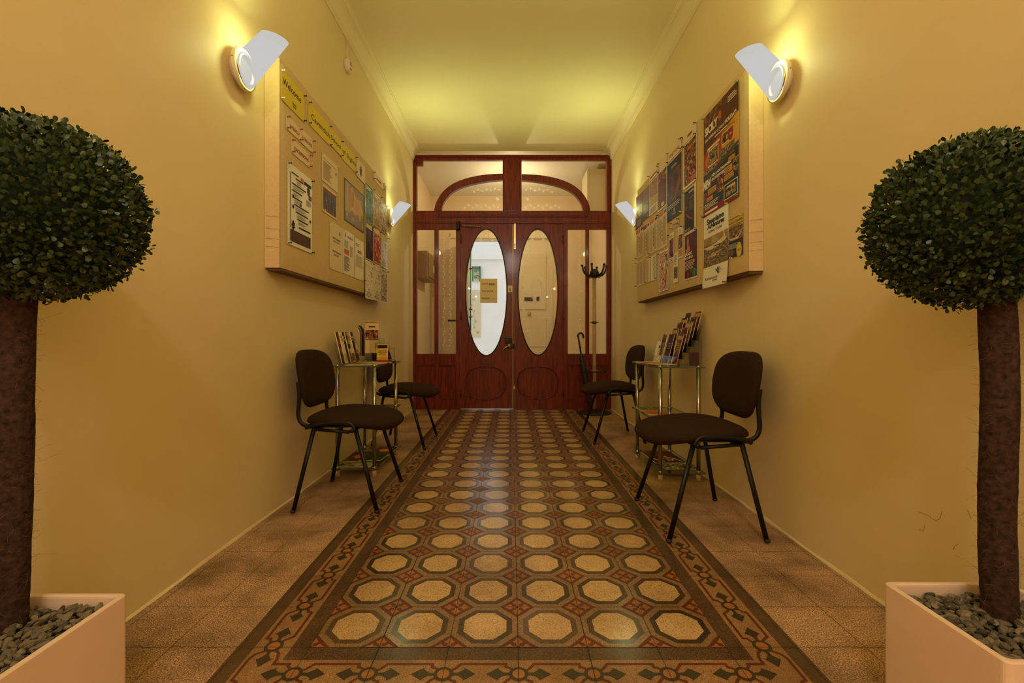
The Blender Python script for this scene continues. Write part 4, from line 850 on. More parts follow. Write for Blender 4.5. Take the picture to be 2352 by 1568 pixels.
def luz(D):
    D.r(0, 0, 1, 1, ink(50, 42, 48)); D.r(0, 0.82, 1, 0.98, ink(205, 175, 50)); D.fit('LUZZU CRUISES', 0.04, 0.96, 0.86, 0.075, BR_, bold=0.03); D.r(0, 0.74, 1, 0.81, ink(190, 150, 60)); D.lines(0.05, 0.95, 0.745, 0.80, 2, BR_, 0.2, 0.5); D.r(0, 0.725, 1, 0.735, RD)
    D.r(0, 0.42, 1, 0.72, P_SEA); D.p([(0.04, 0.52), (0.3, 0.48), (0.7, 0.49), (0.96, 0.66), (0.86, 0.55), (0.7, 0.44), (0.2, 0.44)], CRM); D.r(0.25, 0.5, 0.75, 0.56, P_CROWD); D.lines(0.05, 0.7, 0.22, 0.36, 6, WH, 0.4, 0.3); D.lines(0.05, 0.45, 0.05, 0.2, 7, TAN, 0.3, 0.3); D.e(0.75, 0.15, 0.030, 0.040, ink(225, 190, 40), 32, 0.9); D.lines(0.62, 0.88, 0.12, 0.18, 3, BR_, 0.2, 0.4)
sheet(BR, 'tour_poster', 'small poster reading LUZZU CRUISES with a yellow star, near the lower corner', 'poster', 1672.5, 1706.7, 507, 595, luz, 'paper', at='a', lift=0.003, pins='tr:yellow', short='boat cruise poster')
sheet(BR, 'paper_card', 'pale header card with red letters above the dark crowd poster', 'notice', 1568, 1599.6, 315, 337, lambda D: D.lines(0.36, 0.7, 0.38, 0.62, 1, RD, 0, 1), 'paper', at='a', pins='tl:black tr:black', short='crowd header card')
sheet(BR, 'tour_poster', 'poster of a red and orange crowd left of the largest poster', 'poster', 1570, 1600, 336, 437, lambda D: (D.r(0.06, 0.04, 0.97, 0.97, P_CROWD), D.r(0.55, 0.06, 0.95, 0.16, ORG), D.r(0.3, 0.80, 0.62, 0.87, ORG)), 'paper_white', at='a', lift=0.0042, pins='tl:black tr:black br:black', short='crowd poster')
sheet(BR, 'tour_poster', 'narrow black poster with red figures below the crowd poster', 'poster', 1571, 1599, 441, 541, lambda D: (D.r(0.04, 0.03, 0.84, 0.97, BK), D.fit('GUIDE', 0.4, 0.8, 0.88, 0.05, WH, bold=0.03), D.fit('Malta', 0.3, 0.8, 0.74, 0.09, ink(110, 115, 60), bold=0.01), D.lines(0.45, 0.78, 0.5, 0.7, 5, ink(150, 110, 60), 0.3, 0.3), D.p([(0.2, 0.4), (0.5, 0.3), (0.75, 0.24), (0.72, 0.28), (0.45, 0.36), (0.22, 0.46)], ink(170, 60, 35)), D.p([(0.1, 0.6), (0.22, 0.66), (0.3, 0.58), (0.2, 0.52)], RD), D.lines(0.08, 0.6, 0.06, 0.12, 2, WH, 0.2, 0.3)), 'paper', at='a', pins='tl:green bl:green br:green', short='narrow black poster')
sheet(BR, 'tour_poster', 'poster of a red curtain reading DUGO BOXING, bottom of its column', 'poster', 1572, 1602, 541, 645, lambda D: (D.r(0.03, 0.03, 0.97, 0.98, photo('photo_curtain', [(60, 10, 10), (110, 20, 16), (30, 12, 10)], 30, stretch=(5, 0.6, 1))), D.e(0.28, 0.78, 0.020, 0.055, ink(190, 110, 80), 16, 0.8), D.p([(0.1, 0.66), (0.4, 0.72), (0.46, 0.62), (0.1, 0.56)], ink(200, 130, 100)), D.fit('DUGO', 0.06, 0.62, 0.52, 0.085, WH, bold=0.05), D.fit('BOXING', 0.06, 0.66, 0.45, 0.06, WH, bold=0.05), D.lines(0.06, 0.85, 0.22, 0.42, 7, WH, 0.3, 0.35), D.e(0.3, 0.12, 0.02, 0.02, RD), D.r(0.5, 0.05, 0.95, 0.2, P_GREEN)), 'paper_white', at='a', pins='tr:black', short='red curtain poster')
sheet(BR, 'paper_card', 'header card reading WINE TASTING in red', 'notice', 1534, 1565, 352, 376, lambda D: D.fit('WINE TASTING', 0.12, 0.86, 0.3, 0.4, RD, bold=0.02), 'paper', at='a', pins='tl:black tr:black bl:black br:black', short='WINE TASTING card')
sheet(BR, 'tour_poster', 'tall black poster with an orange glow below the WINE TASTING card', 'poster', 1532.5, 1566, 381, 512, lambda D: (D.r(0, 0, 0.99, 0.99, BK), D.r(0.02, 0.30, 0.97, 0.82, P_DARK), D.p([(0.3, 0.32), (0.5, 0.36), (0.8, 0.62), (0.9, 0.64), (0.9, 0.48), (0.6, 0.34)], ink(150, 55, 22)), D.fit('La Vallette', 0.25, 0.75, 0.89, 0.04, WH, shear=0.3) if False else D.lines(0.3, 0.7, 0.87, 0.92, 2, WH, 0.2, 0.3), D.lines(0.04, 0.96, 0.2, 0.28, 3, WH, 0.2, 0.2), D.e(0.5, 0.14, 0.012, 0.02, CRM, 12, 0.6), D.lines(0.38, 0.62, 0.07, 0.1, 2, CRM, 0.2, 0.4)), 'paper_white', at='a', lift=0.004, pins='br:white', short='tall black poster')
sheet(BR, 'paper_card', 'plain tan card left of the WINE TASTING card', 'notice', 1513.5, 1533, 375, 398, None, 'paper', at='a', pins='tl:black bl:black', short='plain tan card')
sheet(BR, 'tour_poster', 'tall reddish brown poster left of the tall black poster', 'poster', 1511, 1531.5, 401, 487, lambda D: (D.r(0.04, 0.02, 0.96, 0.98, ink(105, 50, 42)), D.r(0.04, 0.72, 0.96, 0.98, P_CROWD), D.lines(0.1, 0.9, 0.25, 0.62, 12, ink(150, 90, 70), 0.1, 0.3), D.r(0.4, 0.06, 0.7, 0.16, CRM)), 'paper_white', at='a', short='reddish poster')
sheet(BR, 'paper_card', 'pale header card with faint red letters, left of the plain tan card', 'notice', 1491, 1512.5, 404, 420, lambda D: D.lines(0.12, 0.88, 0.35, 0.62, 1, RD, 0, 0.7), 'paper', at='a', pins='tl:black tr:black', short='faint red header')
sheet(BR, 'tour_poster', 'poster with a yellow band under the faint red header card', 'poster', 1491.2, 1509.8, 422, 498, lambda D: (D.r(0.03, 0.5, 0.97, 0.97, photo('photo_boats', [(60, 40, 25), (200, 150, 90), (130, 70, 40)], 45)), D.r(0.03, 0.26, 0.97, 0.5, ink(200, 165, 75)), D.lines(0.1, 0.9, 0.06, 0.22, 5, BR_, 0.2, 0.4)), 'paper', at='a', pins='bl:yellow', short='yellow band poster')
sheet(BR, 'tour_poster', 'poster with grey sky over a dark brown scene, second from the far end', 'poster', 1476.6, 1490.8, 440, 509, lambda D: (D.r(0, 0, 1, 1, ink(70, 38, 26)), D.r(0, 0.5, 1, 1, ink(130, 100, 80)), D.r(0.1, 0.2, 0.9, 0.5, P_BROWN), D.e(0.6, 0.35, 0.01, 0.03, ORG)), 'paper_white', at='a', short='grey sky poster')
sheet(BR, 'tour_poster', 'reddish poster at the far end beside the glowing sconce', 'poster', 1461.3, 1475.6, 453, 530, lambda D: (D.r(0, 0.66, 1, 0.98, ink(135, 62, 40)), D.r(0, 0.3, 1, 0.66, P_YEL), D.r(0, 0.02, 1, 0.34, ink(75, 25, 22)), D.lines(0.1, 0.9, 0.08, 0.28, 5, CRM, 0.3, 0.3)), 'paper', at='a', short='far reddish poster', pins='bl:black')
lists = [(1461.5, 1477.3, 533, 596, 'far end'), (1477.8, 1491.6, 521, 594, 'second from the far end'), (1492, 1510, 509, 585, 'third from the far end'), (1511, 1531.6, 493, 576, 'fourth from the far end')]
for i, (xa, xb, t_, b_, ds) in enumerate(lists):
    sheet(BR, 'timetable_sheet', 'cream timetable with an orange top band, %s of its row' % ds, 'timetable', xa, xb, t_, b_,
          (lambda D, i=i: (D.r(0.0, 0.88, 0.62, 1.0, ORG if i != 1 else RD), D.r(0.7, 0.9, 0.95, 0.98, P_DARK), D.lines(0.06, 0.42, 0.08, 0.84, 26, ink(150, 115, 65), 0.15, 0.35), D.lines(0.58, 0.94, 0.08, 0.84, 26, ink(150, 115, 65), 0.15, 0.35), D.lines(0.47, 0.53, 0.2, 0.75, 5, BK, 0.0, 0.7))), 'paper', at='a', lift=0.003, pins='tl:black' if i % 2 else 'bl:black', short='timetable %s' % ds, group='timetables in the middle row of the right board')
sheet(BR, 'timetable_sheet', 'wide timetable of fine lines at the far bottom corner', 'timetable', 1461.5, 1483.2, 603, 659, lambda D: (D.lines(0.03, 0.3, 0.08, 0.95, 20, ink(150, 115, 65), 0.1, 0.35), D.lines(0.36, 0.64, 0.08, 0.95, 20, ink(150, 115, 65), 0.1, 0.35), D.lines(0.7, 0.97, 0.08, 0.95, 20, ink(150, 115, 65), 0.1, 0.35), D.r(0.66, 0.1, 0.69, 0.9, WH)), 'paper', at='a', pins='tl:black bl:black', short='far bottom timetable')
sheet(BR, 'paper_sheet', 'narrow sheet with a white strip in the bottom row', 'notice', 1484, 1494, 596, 650, lambda D: (D.lines(0.1, 0.55, 0.08, 0.95, 16, ink(150, 115, 65), 0.1, 0.35), D.r(0.66, 0.02, 0.95, 0.98, WH)), 'paper', at='a', pins='bl:black', short='white strip sheet')
sheet(BR, 'paper_sheet', 'narrow sheet with a black edge line left of the glossy red brochure', 'notice', 1495, 1508, 589, 646, lambda D: (D.lines(0.35, 0.85, 0.08, 0.95, 16, ink(150, 115, 65), 0.1, 0.35), D.r(0.9, 0.02, 0.95, 0.98, BK)), 'paper_white', at='a', pins='br:black tl:black', short='black edged sheet')
sheet(BR, 'tour_brochure', 'shiny white and red brochure hanging lowest at the middle', 'brochure', 1513.3, 1535, 582, 671, lambda D: (D.r(0.04, 0.02, 0.96, 0.98, photo('photo_dance', [(245, 235, 215), (190, 60, 35), (235, 215, 180), (90, 50, 40)], 18)), D.p([(0.5, 0.06), (0.75, 0.12), (0.85, 0.5), (0.78, 0.5), (0.66, 0.14)], RD)), mat('glossy_paper', (0.86, 0.76, 0.55), 0.1), at='a', lift=0.006, pins='tl:black', short='shiny red brochure')
sheet(BR, 'paper_card', 'small card reading TEMPLES in red', 'notice', 1542.5, 1560, 512, 527.6, lambda D: (D.r(0.1, 0.18, 0.92, 0.82, RD), D.r(0.13, 0.23, 0.89, 0.77, M['paper']), D.fit('TEMPLES', 0.16, 0.86, 0.34, 0.42, RD, bold=0.04)), 'paper', at='a', pins='tl:black tr:black bl:black br:black', short='TEMPLES card')
sheet(BR, 'tour_brochure', 'slim brochure with dark figures at the left below the TEMPLES card', 'brochure', 1536.7, 1547.6, 539, 603.4, lambda D: (D.r(0.1, 0.15, 0.92, 0.8, P_WARM), D.lines(0.15, 0.8, 0.83, 0.95, 3, BR_, 0.3, 0.35), D.lines(0.15, 0.8, 0.04, 0.12, 2, BR_, 0.3, 0.4)), 'paper_white', at='a', pins='tl:black', short='slim dark brochure')
sheet(BR, 'tour_brochure', 'slim brochure with an orange photo at the right below the TEMPLES card', 'brochure', 1557, 1568, 524, 595, lambda D: (D.r(0.08, 0.3, 0.92, 0.75, P_CROWD), D.r(0.08, 0.05, 0.92, 0.28, TAN), D.lines(0.15, 0.85, 0.8, 0.95, 4, BR_, 0.3, 0.35)), 'paper_white', at='a', pins='tr:black', short='slim orange brochure')
sheet(BR, 'tour_brochure', 'slim pale brochure hanging under the two temple brochures', 'brochure', 1546.7, 1557.6, 583, 650.6, lambda D: (D.r(0.1, 0.14, 0.9, 0.52, P_SEA), D.lines(0.15, 0.8, 0.6, 0.95, 7, GR, 0.3, 0.35)), 'paper_white', at='a', lift=0.005, pins='tl:black', short='slim pale brochure')
pin(place(BR, 2.44, 1.31, 0.002), 0, 0, 'white', 'lone white push pin near the lower near corner of the right board', 'push pins in the right board')
# ================================================================= chairs (local +X is the sitter's front)
def superell(a, c, p, n): 
    o = []
    for i in range(n):
        t = 2*math.pi*i/n; x, y = math.cos(t), math.sin(t)
        o.append((a*math.copysign(abs(x)**(2/p), x), c*math.copysign(abs(y)**(2/p), y)))
    return o
def cushion(mb, a, c, p, zt, zb, m, rings=14, n=64):
    """rounded pad: zt(x,y,k) top, zb bottom; k 0 centre .. 1 rim"""
    e = superell(a, c, p, n); vs = []; fs = []
    ks = [math.sin(math.pi/2*i/rings) for i in range(rings+1)]
    for k_ in ks: vs += [(x*k_, y*k_, zt(x*k_, y*k_, k_)) for x, y in e]
    for k_ in ks[::-1][1:]: vs += [(x*k_, y*k_, zb(x*k_, y*k_, k_)) for x, y in e]
    R_ = len(vs)//n
    for i in range(R_-1):
        for j in range(n): fs.append((i*n+j, (i+1)*n+j, (i+1)*n+(j+1) % n, i*n+(j+1) % n))
    mb.add(vs, fs, m, True)
def chair(label):
    t = thing('visitor_chair', label, 'chair', group='black upholstered visitor chairs along the walls')
    b = MB()
    def base(x): return 0.455 + (-0.9*max(0, x-0.10)**2) + 0.010*math.cos((x+0.1)*9) - 0.04*max(0, -x-0.08)
    def zt(x, y, k_): return base(x)+0.040*math.sqrt(max(0, 1-k_**5))-0.004
    def zb(x, y, k_): return base(x)-0.030*math.sqrt(max(0, 1-k_**6))-0.004 - 0.022*max(0, min(1, (x+0.02)/0.2))*math.sqrt(max(0, 1-k_**4))
    cushion(b, 0.245, 0.232, 3.0, zt, zb, 'chair_fabric'); o = b.build('seat', t); o.location = (0.030, 0, 0)
    b = MB(); cushion(b, 0.15, 0.20, 3.5, lambda x, y, k_: 0.43, lambda x, y, k_: 0.412+0.012*k_**4, 'black_plastic', 6, 40); o = b.build('seat_pan', t); o.location = (-0.03, 0, 0)
    # backrest
    b = MB(); vs = []; fs = []; n = 56; rings = 10
    e = superell(0.222, 0.158, 3.4, n)
    ks = [math.sin(math.pi/2*i/rings) for i in range(rings+1)]
    def bp(y, z, k_, fr_):
        yy = y*(1.0-0.10*max(0, -z)/0.158); x = -0.232-0.17*z+0.85*yy*yy - 0.05*0
        th = 0.030 if fr_ else -0.024
        return (x+th*math.sqrt(max(0, 1-k_**6)), yy, 0.668+z)
    for k_ in ks: vs += [bp(y*k_, z*k_, k_, True) for y, z in e]
    for k_ in ks[::-1][1:]: vs += [bp(y*k_, z*k_, k_, False) for y, z in e]
    for i in range(len(vs)//n-1):
        for j in range(n): fs.append((i*n+j, i*n+(j+1) % n, (i+1)*n+(j+1) % n, (i+1)*n+j))
    b.add(vs, fs, 'chair_fabric', True); b.build('backrest', t)
    for s in (-1, 1):
        b = MB(); b.tube([(0.085, s*0.212, 0.43), (0.213, s*0.258, 0.008)], 0.0115, 'black_metal', 12, flat=0.75); b.sphere((0.214, s*0.259, 0.010), 0.0135, 'black_plastic', 8, (1, 1, 0.75)); b.build('leg', t)
        b = MB(); b.tube([(-0.125, s*0.212, 0.43), (-0.213, s*0.258, 0.008)], 0.0115, 'black_metal', 12, flat=0.75); b.sphere((-0.214, s*0.259, 0.010), 0.0135, 'black_plastic', 8, (1, 1, 0.75)); b.build('leg', t)
        b = MB(); P = [(0.088, 0.415), (0.082, 0.436), (0.066, 0.450), (0.04, 0.455), (-0.06, 0.452), (-0.135, 0.440), (-0.165, 0.428)]
        b.tube([(x, s*0.224, z) for x, z in smooth(P, 2)], 0.011, 'black_metal', 10)
        P = [(0.06, 0.222, 0.405), (-0.12, 0.215, 0.418)]
        b.tube([(x, s*y, z) for x, y, z in P], 0.009, 'black_metal', 8); b.build('side_frame', t)
        b = MB(); P = [(-0.10, 0.422), (-0.165, 0.426), (-0.205, 0.442), (-0.222, 0.48), (-0.218, 0.53), (-0.214, 0.60), (-0.222, 0.66)]
        P = smooth(P, 2); b.tube([(x, s*0.186, z) for x, z in P], 0.011, 'black_metal', 10, flat=0.8); b.build('back_support', t)
    b = MB(); b.tube([(0.075, -0.232, 0.412), (0.075, 0.232, 0.412)], 0.011, 'black_metal', 10); b.tube([(-0.115, -0.215, 0.418), (-0.115, 0.215, 0.418)], 0.011, 'black_metal', 10); b.build('crossbar', t)
    return t
ch = chair('black padded chair nearest the camera on the right, under the poster board'); ch.location = (0.900, 2.28, 0); ch.rotation_euler = (0, 0, math.pi)
for x, y, rz, lab in ((-0.895, 2.62, 0.0, 'black padded chair nearest the camera on the left, before the leaflet table'),
                      (-0.90, 3.98, -0.03, 'black padded chair against the left wall beyond the leaflet table'),
                      (0.905, 4.16, math.pi+0.03, 'black padded chair against the right wall beyond the glass table')):
    c = copy_tree(ch); c.location = (x, y, 0); c.rotation_euler = (0, 0, rz); c['label'] = lab
# ================================================================= glass tables
def table(x0, x1, y0, y1, label, rz=0):
    cx, cy = (x0+x1)/2, (y0+y1)/2; t = thing('glass_table', label, 'table', (cx, cy, 0), rz=rz, group='three-tier glass tables')
    a, c = (x1-x0)/2, (y1-y0)/2
    for z in (0.708, 0.372, 0.052):
        b = MB(); b.box((-a, -c, z-0.004), (a, c, z+0.002), 'shelf_glass')
        g = 0.0008
        for (p, q) in (((-a-g, -c-g), (a+g, -c)), ((-a-g, c), (a+g, c+g)), ((-a-g, -c), (-a, c)), ((a, -c), (a+g, c))):
            b.box((p[0], p[1], z-0.004), (q[0], q[1], z+0.002), mat('glass_edge', (0.10, 0.12, 0.09), 0.15))
        b.build('glass_top' if z > 0.7 else 'glass_shelf', t)
    for sx in (-1, 1):
        for sy in (-1, 1):
            X, Y = sx*(a-0.028), sy*(c-0.035); b = MB()
            b.tube([(X, Y, 0.035), (X, Y, 0.703)], 0.0125, 'chrome', 20); b.lathe([(0.015, 0.712), (0.014, 0.718), (0.0001, 0.720)], 'chrome', (X, Y, 0), 16)
            for z in (0.372, 0.052): b.lathe([(0.0125, z-0.012), (0.0165, z-0.010), (0.0165, z+0.008), (0.0125, z+0.010)], 'chrome', (X, Y, 0), 20)
            l = b.build('leg', t)
            b = MB(); b.lathe([(0.0001, 0.0), (0.0155, 0.0), (0.014, 0.036), (0.0001, 0.038)], 'rubber_foot', (X, Y, 0), 18); b.build('foot_cap', l)
    return t
table(-1.152, -0.857, 2.97, 3.60, 'glass and chrome three-tier table on the left holding leaflet racks')
table(0.905, 1.200, 2.87, 3.47, 'glass and chrome three-tier table on the right holding leaflet racks')
# ---- leaflets
TZ = 0.7125
def booklet(name, label, cat, w_, h, th, cover, loc, rot, group=None, deco=None):
    b = MB(); b.box((-w_/2, -h/2, 0), (w_/2, h/2, th), 'paper'); b.poly([(-w_/2, -h/2, th+0.0003), (w_/2, -h/2, th+0.0003), (w_/2, h/2, th+0.0003), (-w_/2, h/2, th+0.0003)], cover)
    if deco: 
        class O: pass
        D = Draw(b, w_, h, lambda v: 0); 
        n0 = len(b.v); deco(D); b.v[n0:] = [(x-w_/2, y-h/2, z+th) for x, y, z in b.v[n0:]]
    o = b.build(name); o.location = loc; o.rotation_euler = rot; return tag(o, label, cat, group)
# left rack: acrylic leaning holder facing the corridor, leaflets side by side along the wall
def rack_left():
    t = thing('leaflet_rack', 'clear leaning rack of leaflets at the near end of the left table', 'leaflet rack', (-1.11, 3.2, TZ))
    b = MB(); A = math.radians(13); y0, y1 = 3.01, 3.40
    R_ = Matrix.Rotation(-A, 3, 'Y')
    def bx(a, c): b.box(a, c, 'acrylic', rot=R_, piv=(-1.10, 0, TZ))
    bx((-1.112, y0, TZ+0.004), (-1.109, y1, TZ+0.16)); bx((-1.088, y0, TZ+0.004), (-1.085, y1, TZ+0.07)); bx((-1.112, y0, TZ+0.004), (-1.085, y1, TZ+0.007))
    for k_ in range(4): y = y0+(y1-y0-0.002)*k_/3; bx((-1.112, y, TZ+0.004), (-1.085, y+0.002, TZ+0.08))
    part(b, 'holder', t)
    return A
A = rack_left()
covers = [(P_BROWN, 'brown speckled'), (ink(228, 205, 150), 'cream'), (BK, 'black edged'), (photo('photo_pair', [(30, 15, 10), (90, 50, 30), (225, 190, 130)], 16), 'dark photo'), (ink(220, 185, 115), 'pale ochre'), (P_DARK, 'dark brown'), (P_GLOSS, 'white glossy')]
for i, (cv, ds) in enumerate(covers):
    y = 3.02+i*0.052+0.02
    h = 0.215 if i != 6 else 0.20
    o = booklet('leaflet', '%s leaflet, %s in the near rack on the left table' % (ds, ['nearest', 'second', 'third', 'fourth', 'fifth', 'sixth', 'furthest'][i]), 'leaflet', 0.047, h, 0.010 if i % 2 else 0.006, cv,
                (-1.104+0.001*(i % 2)-math.sin(A)*(h/2)+0.004, y, TZ+0.008+math.cos(A)*h/2), (0, 0, 0), 'leaflets in the near left rack',
                deco=lambda D, i=i: (D.r(0.12, 0.06, 0.88, 0.30, TAN if i % 2 else P_BROWN), D.lines(0.15, 0.85, 0.7, 0.9, 4, BR_ if i not in (2, 5) else CRM, 0.3, 0.4)))
    o.rotation_euler = (math.pi/2, 0, math.pi/2)
    o.matrix_world = Matrix.Translation(o.location) @ Matrix.Rotation(-A, 4, 'Y') @ Matrix.Rotation(math.pi/2, 4, 'Z') @ Matrix.Rotation(math.pi/2, 4, 'X')
# tiered acrylic holder at the far end of the left table, facing the camera and the corridor
tr = thing('leaflet_holder', 'stepped clear acrylic leaflet holder at the far end of the left table', 'leaflet holder', (-1.0, 3.46, TZ), rz=0.35)
b = MB()
for k_, (x, yv, zt_) in enumerate(((-0.085, 0.05, 0.215), (-0.050, 0.025, 0.175), (-0.015, 0.0, 0.14), (0.020, -0.025, 0.105))):
    b.box((x, yv, 0.003), (x+0.105, yv+0.002, zt_), 'acrylic')
    b.box((x, yv-0.022, 0.003), (x+0.002, yv, zt_*0.7), 'acrylic'); b.box((x+0.103, yv-0.022, 0.003), (x+0.105, yv, zt_*0.7), 'acrylic')
    b.box((x+0.1048, yv-0.001, 0.003), (x+0.1062, yv+0.003, zt_), 'glass_edge'); b.box((x, yv-0.001, zt_-0.001), (x+0.105, yv+0.003, zt_+0.0008), 'glass_edge')
b.build('tiers', tr)
b = MB(); b.box((-0.10, -0.03, 0.0005), (0.13, 0.06, 0.003), 'black_plastic'); b.build('base', tr)
def upright(label, x, y, z, w_, h, th, cv, rz, tilt, deco, group=None, cat='leaflet', name='leaflet'):
    b = MB(); b.box((-w_/2, 0, 0), (w_/2, th, h), 'paper')
    D0 = MB(); D = Draw(D0, w_, h, lambda v: 0); D.r(0, 0, 1, 1, cv); 
    if deco: deco(D)
    o_ = len(b.v)
    for f, mi_ in zip(D0.f, D0.m): pass
    for m_ in D0.mats: b.mi(m_)
    b.v += [(v[0]-w_/2, -v[2], v[1]) for v in D0.v]
    for f, mi_ in zip(D0.f, D0.m): b.f.append([o_+k_ for k_ in f]); b.m.append(b.mi(D0.mats[mi_])); b.sm.append(False)
    o = b.build(name); o.matrix_world = Matrix.Translation((x, y, z)) @ Matrix.Rotation(rz, 4, 'Z') @ Matrix.Rotation(-tilt, 4, 'X')
    return tag(o, label, cat, group)
upright('tall cream leaflet with a crowd photo, standing highest on the left table', -1.045, 3.475, TZ+0.065, 0.098, 0.235, 0.004, ink(226, 190, 120), 0.10, 0.12, lambda D: (D.r(0, 0.965, 1, 0.985, RD), D.r(0.02, 0.46, 0.98, 0.74, P_CROWD), D.r(0.02, 0.42, 0.98, 0.44, BK), D.fit('guide', 0.3, 0.7, 0.82, 0.07, BR_, bold=0.01) if False else D.lines(0.25, 0.75, 0.82, 0.88, 1, BR_, 0, 0.8)))
upright('small yellow and red leaflet reading Student, front of the stepped holder', -0.945, 3.405, TZ+0.006, 0.080, 0.130, 0.004, ink(222, 178, 70), 0.12, 0.12, lambda D: (D.r(0, 0, 1, 0.08, ink(180, 40, 20)), D.r(0, 0.08, 1, 0.25, ink(215, 160, 30)), D.r(0.04, 0.74, 0.94, 0.93, P_DARK), D.fit('Student', 0.12, 0.88, 0.6, 0.1, RD, bold=0.02), D.lines(0.1, 0.9, 0.5, 0.56, 1, BR_, 0, 0.8), D.fit('Malta', 0.22, 0.78, 0.38, 0.11, BR_, bold=0.01)))
for i, (dx, dy, h, cv, ds) in enumerate(((0.0, 0.0, 0.24, P_DARK, 'dark'), (-0.018, -0.012, 0.232, ink(200, 170, 110), 'tan'))):
    b = MB(); vs = []; fs = []; n = 10
    for k_ in range(n+1):
        u = k_/n; z = h*u; bend = -0.05*max(0, u-0.75)**1.2*3; vs += [(bend, -0.03, z-0.1*max(0, u-0.85)), (bend+0.0, 0.03, z-0.1*max(0, u-0.85))]
    for k_ in range(n): fs.append((2*k_, 2*k_+1, 2*k_+3, 2*k_+2))
    b.add(vs, fs, cv, True); o = b.build('leaflet'); o.location = (-1.10+dx, 3.46+dy, TZ+0.045); sm = o.modifiers.new('s', 'SOLIDIFY'); sm.thickness = 0.002
    tag(o, '%s leaflet with its top curling over towards the left wall' % ds, 'leaflet')
# flat leaflets on the left table
flat = [(-0.98, 3.05, 0.20, 0.10, ink(225, 185, 90), 'pale yellow leaflet lying at the near edge of the left table', 0.2), (-0.93, 3.16, 0.14, 0.10, ink(214, 160, 40), 'orange yellow leaflet lying on the near right of the left table', -0.2),
        (-0.90, 3.29, 0.10, 0.15, ink(170, 30, 20), 'red leaflet lying near the corridor edge of the left table', 0.3), (-0.985, 3.22, 0.12, 0.20, ink(150, 130, 110), 'grey leaflet lying mid table by the near rack', 0.5), (-0.905, 3.50, 0.07, 0.12, ink(60, 62, 40), 'dark green leaflet lying at the far corner of the left table', 0.15)]
for i, (x, y, w_, h, cv, lab, rz) in enumerate(flat): booklet('leaflet', lab, 'leaflet', w_, h, 0.002, cv, (x, y, TZ+0.0005+i*0.0032), (0, 0, rz), 'leaflets lying on the left table', lambda D: D.lines(0.15, 0.8, 0.6, 0.85, 3, BR_, 0.3, 0.4))
# magazines on the left table's low shelf
LZ = 0.0545
stripes = photo('photo_stripes', [(60, 30, 22), (130, 80, 60), (50, 25, 20), (110, 60, 45)], 22, stretch=(1, 5, 1))
def zine(lab, x, y, w_, h, cv, rz, z, deco=None): booklet('magazine', lab, 'magazine', w_, h, 0.004, cv, (x, y, z), (0, 0, rz), 'magazines on the lower shelves', deco)
zine('pale green and cream magazine at the near end of the left low shelf', -1.02, 3.10, 0.21, 0.19, photo('photo_olive', [(80, 80, 40), (150, 140, 80), (200, 170, 110)], 14), 0.05, LZ)
zine('brown striped magazine with an orange oval on the wall side of the left shelf', -1.06, 3.25, 0.14, 0.27, stripes, 0.02, LZ+0.0045, lambda D: D.e(0.5, 0.5, 0.035, 0.055, ink(215, 110, 25)))
zine('brown striped magazine with an orange oval on the corridor side of the left shelf', -0.935, 3.40, 0.15, 0.26, stripes, -0.02, LZ+0.0045, lambda D: D.e(0.55, 0.6, 0.045, 0.04, ink(225, 135, 30)))
zine('dark green magazine on top at the left low shelf', -0.95, 3.22, 0.15, 0.18, photo('photo_forest', [(15, 25, 15), (30, 80, 45), (70, 70, 35)], 12), -0.05, LZ+0.009)
# right table
for i, (x, y, w_, h, cv, rz, lab, z) in enumerate([(0.985, 3.36, 0.11, 0.19, ink(222, 170, 75), 0.5, 'yellow ochre leaflet at the far end of the right table top', TZ+0.0005), (0.99, 3.23, 0.12, 0.20, ink(190, 115, 50), 0.9, 'orange brown leaflet spread on the right table top', TZ+0.0035),
        (0.975, 3.10, 0.10, 0.18, ink(120, 80, 90), 0.25, 'mauve leaflet by the corridor edge of the right table', TZ+0.0065), (0.97, 2.99, 0.10, 0.16, ink(225, 175, 85), 0.7, 'pale leaflet near the near leg of the right table top', TZ+0.0095), (1.04, 3.38, 0.12, 0.08, ink(228, 200, 140), 0.1, 'small cream leaflet before the white pocket rack', TZ+0.0035)]):
    booklet('leaflet', lab, 'leaflet', w_, h, 0.002, cv, (x, y, z), (0, 0, rz), 'leaflets lying on the right table', lambda D: D.lines(0.15, 0.8, 0.6, 0.85, 3, BR_, 0.3, 0.4))
def lean(label, x, y, z, w_, h, th, cv, tilt, deco=None, group=None):
    """leaflet facing the corridor from the right wall, leaning back"""
    return upright(label, x, y, z, w_, h, th, cv, -math.pi/2, tilt, deco, group)
rk = thing('leaflet_rack', 'stepped clear acrylic leaflet rack leaning on the right wall over the table', 'leaflet rack', (1.12, 3.05, TZ))
tiers = [(1.045, 0.0), (1.075, 0.045), (1.105, 0.085), (1.135, 0.125), (1.165, 0.165)]
b = MB(); TA = math.radians(14); ry0, ry1 = 2.93, 3.26
for k_, (x, z) in enumerate(tiers):
    for (p, q) in (((x, ry0, TZ+z), (x+0.002, ry1, TZ+z+0.06)), ((x+0.016, ry0, TZ+z), (x+0.018, ry1, TZ+z+0.11)), ((x, ry0, TZ+z), (x+0.018, ry1, TZ+z+0.002))):
        b.box(p, q, 'acrylic', rot=Matrix.Rotation(TA, 3, 'Y'), piv=(x, 0, TZ+z))
    for y in (ry0, (ry0+ry1)/2, ry1-0.002): b.box((x, y, TZ+z), (x+0.018, y+0.002, TZ+z+0.075), 'acrylic', rot=Matrix.Rotation(TA, 3, 'Y'), piv=(x, 0, TZ+z))
part(b, 'tiers', rk)
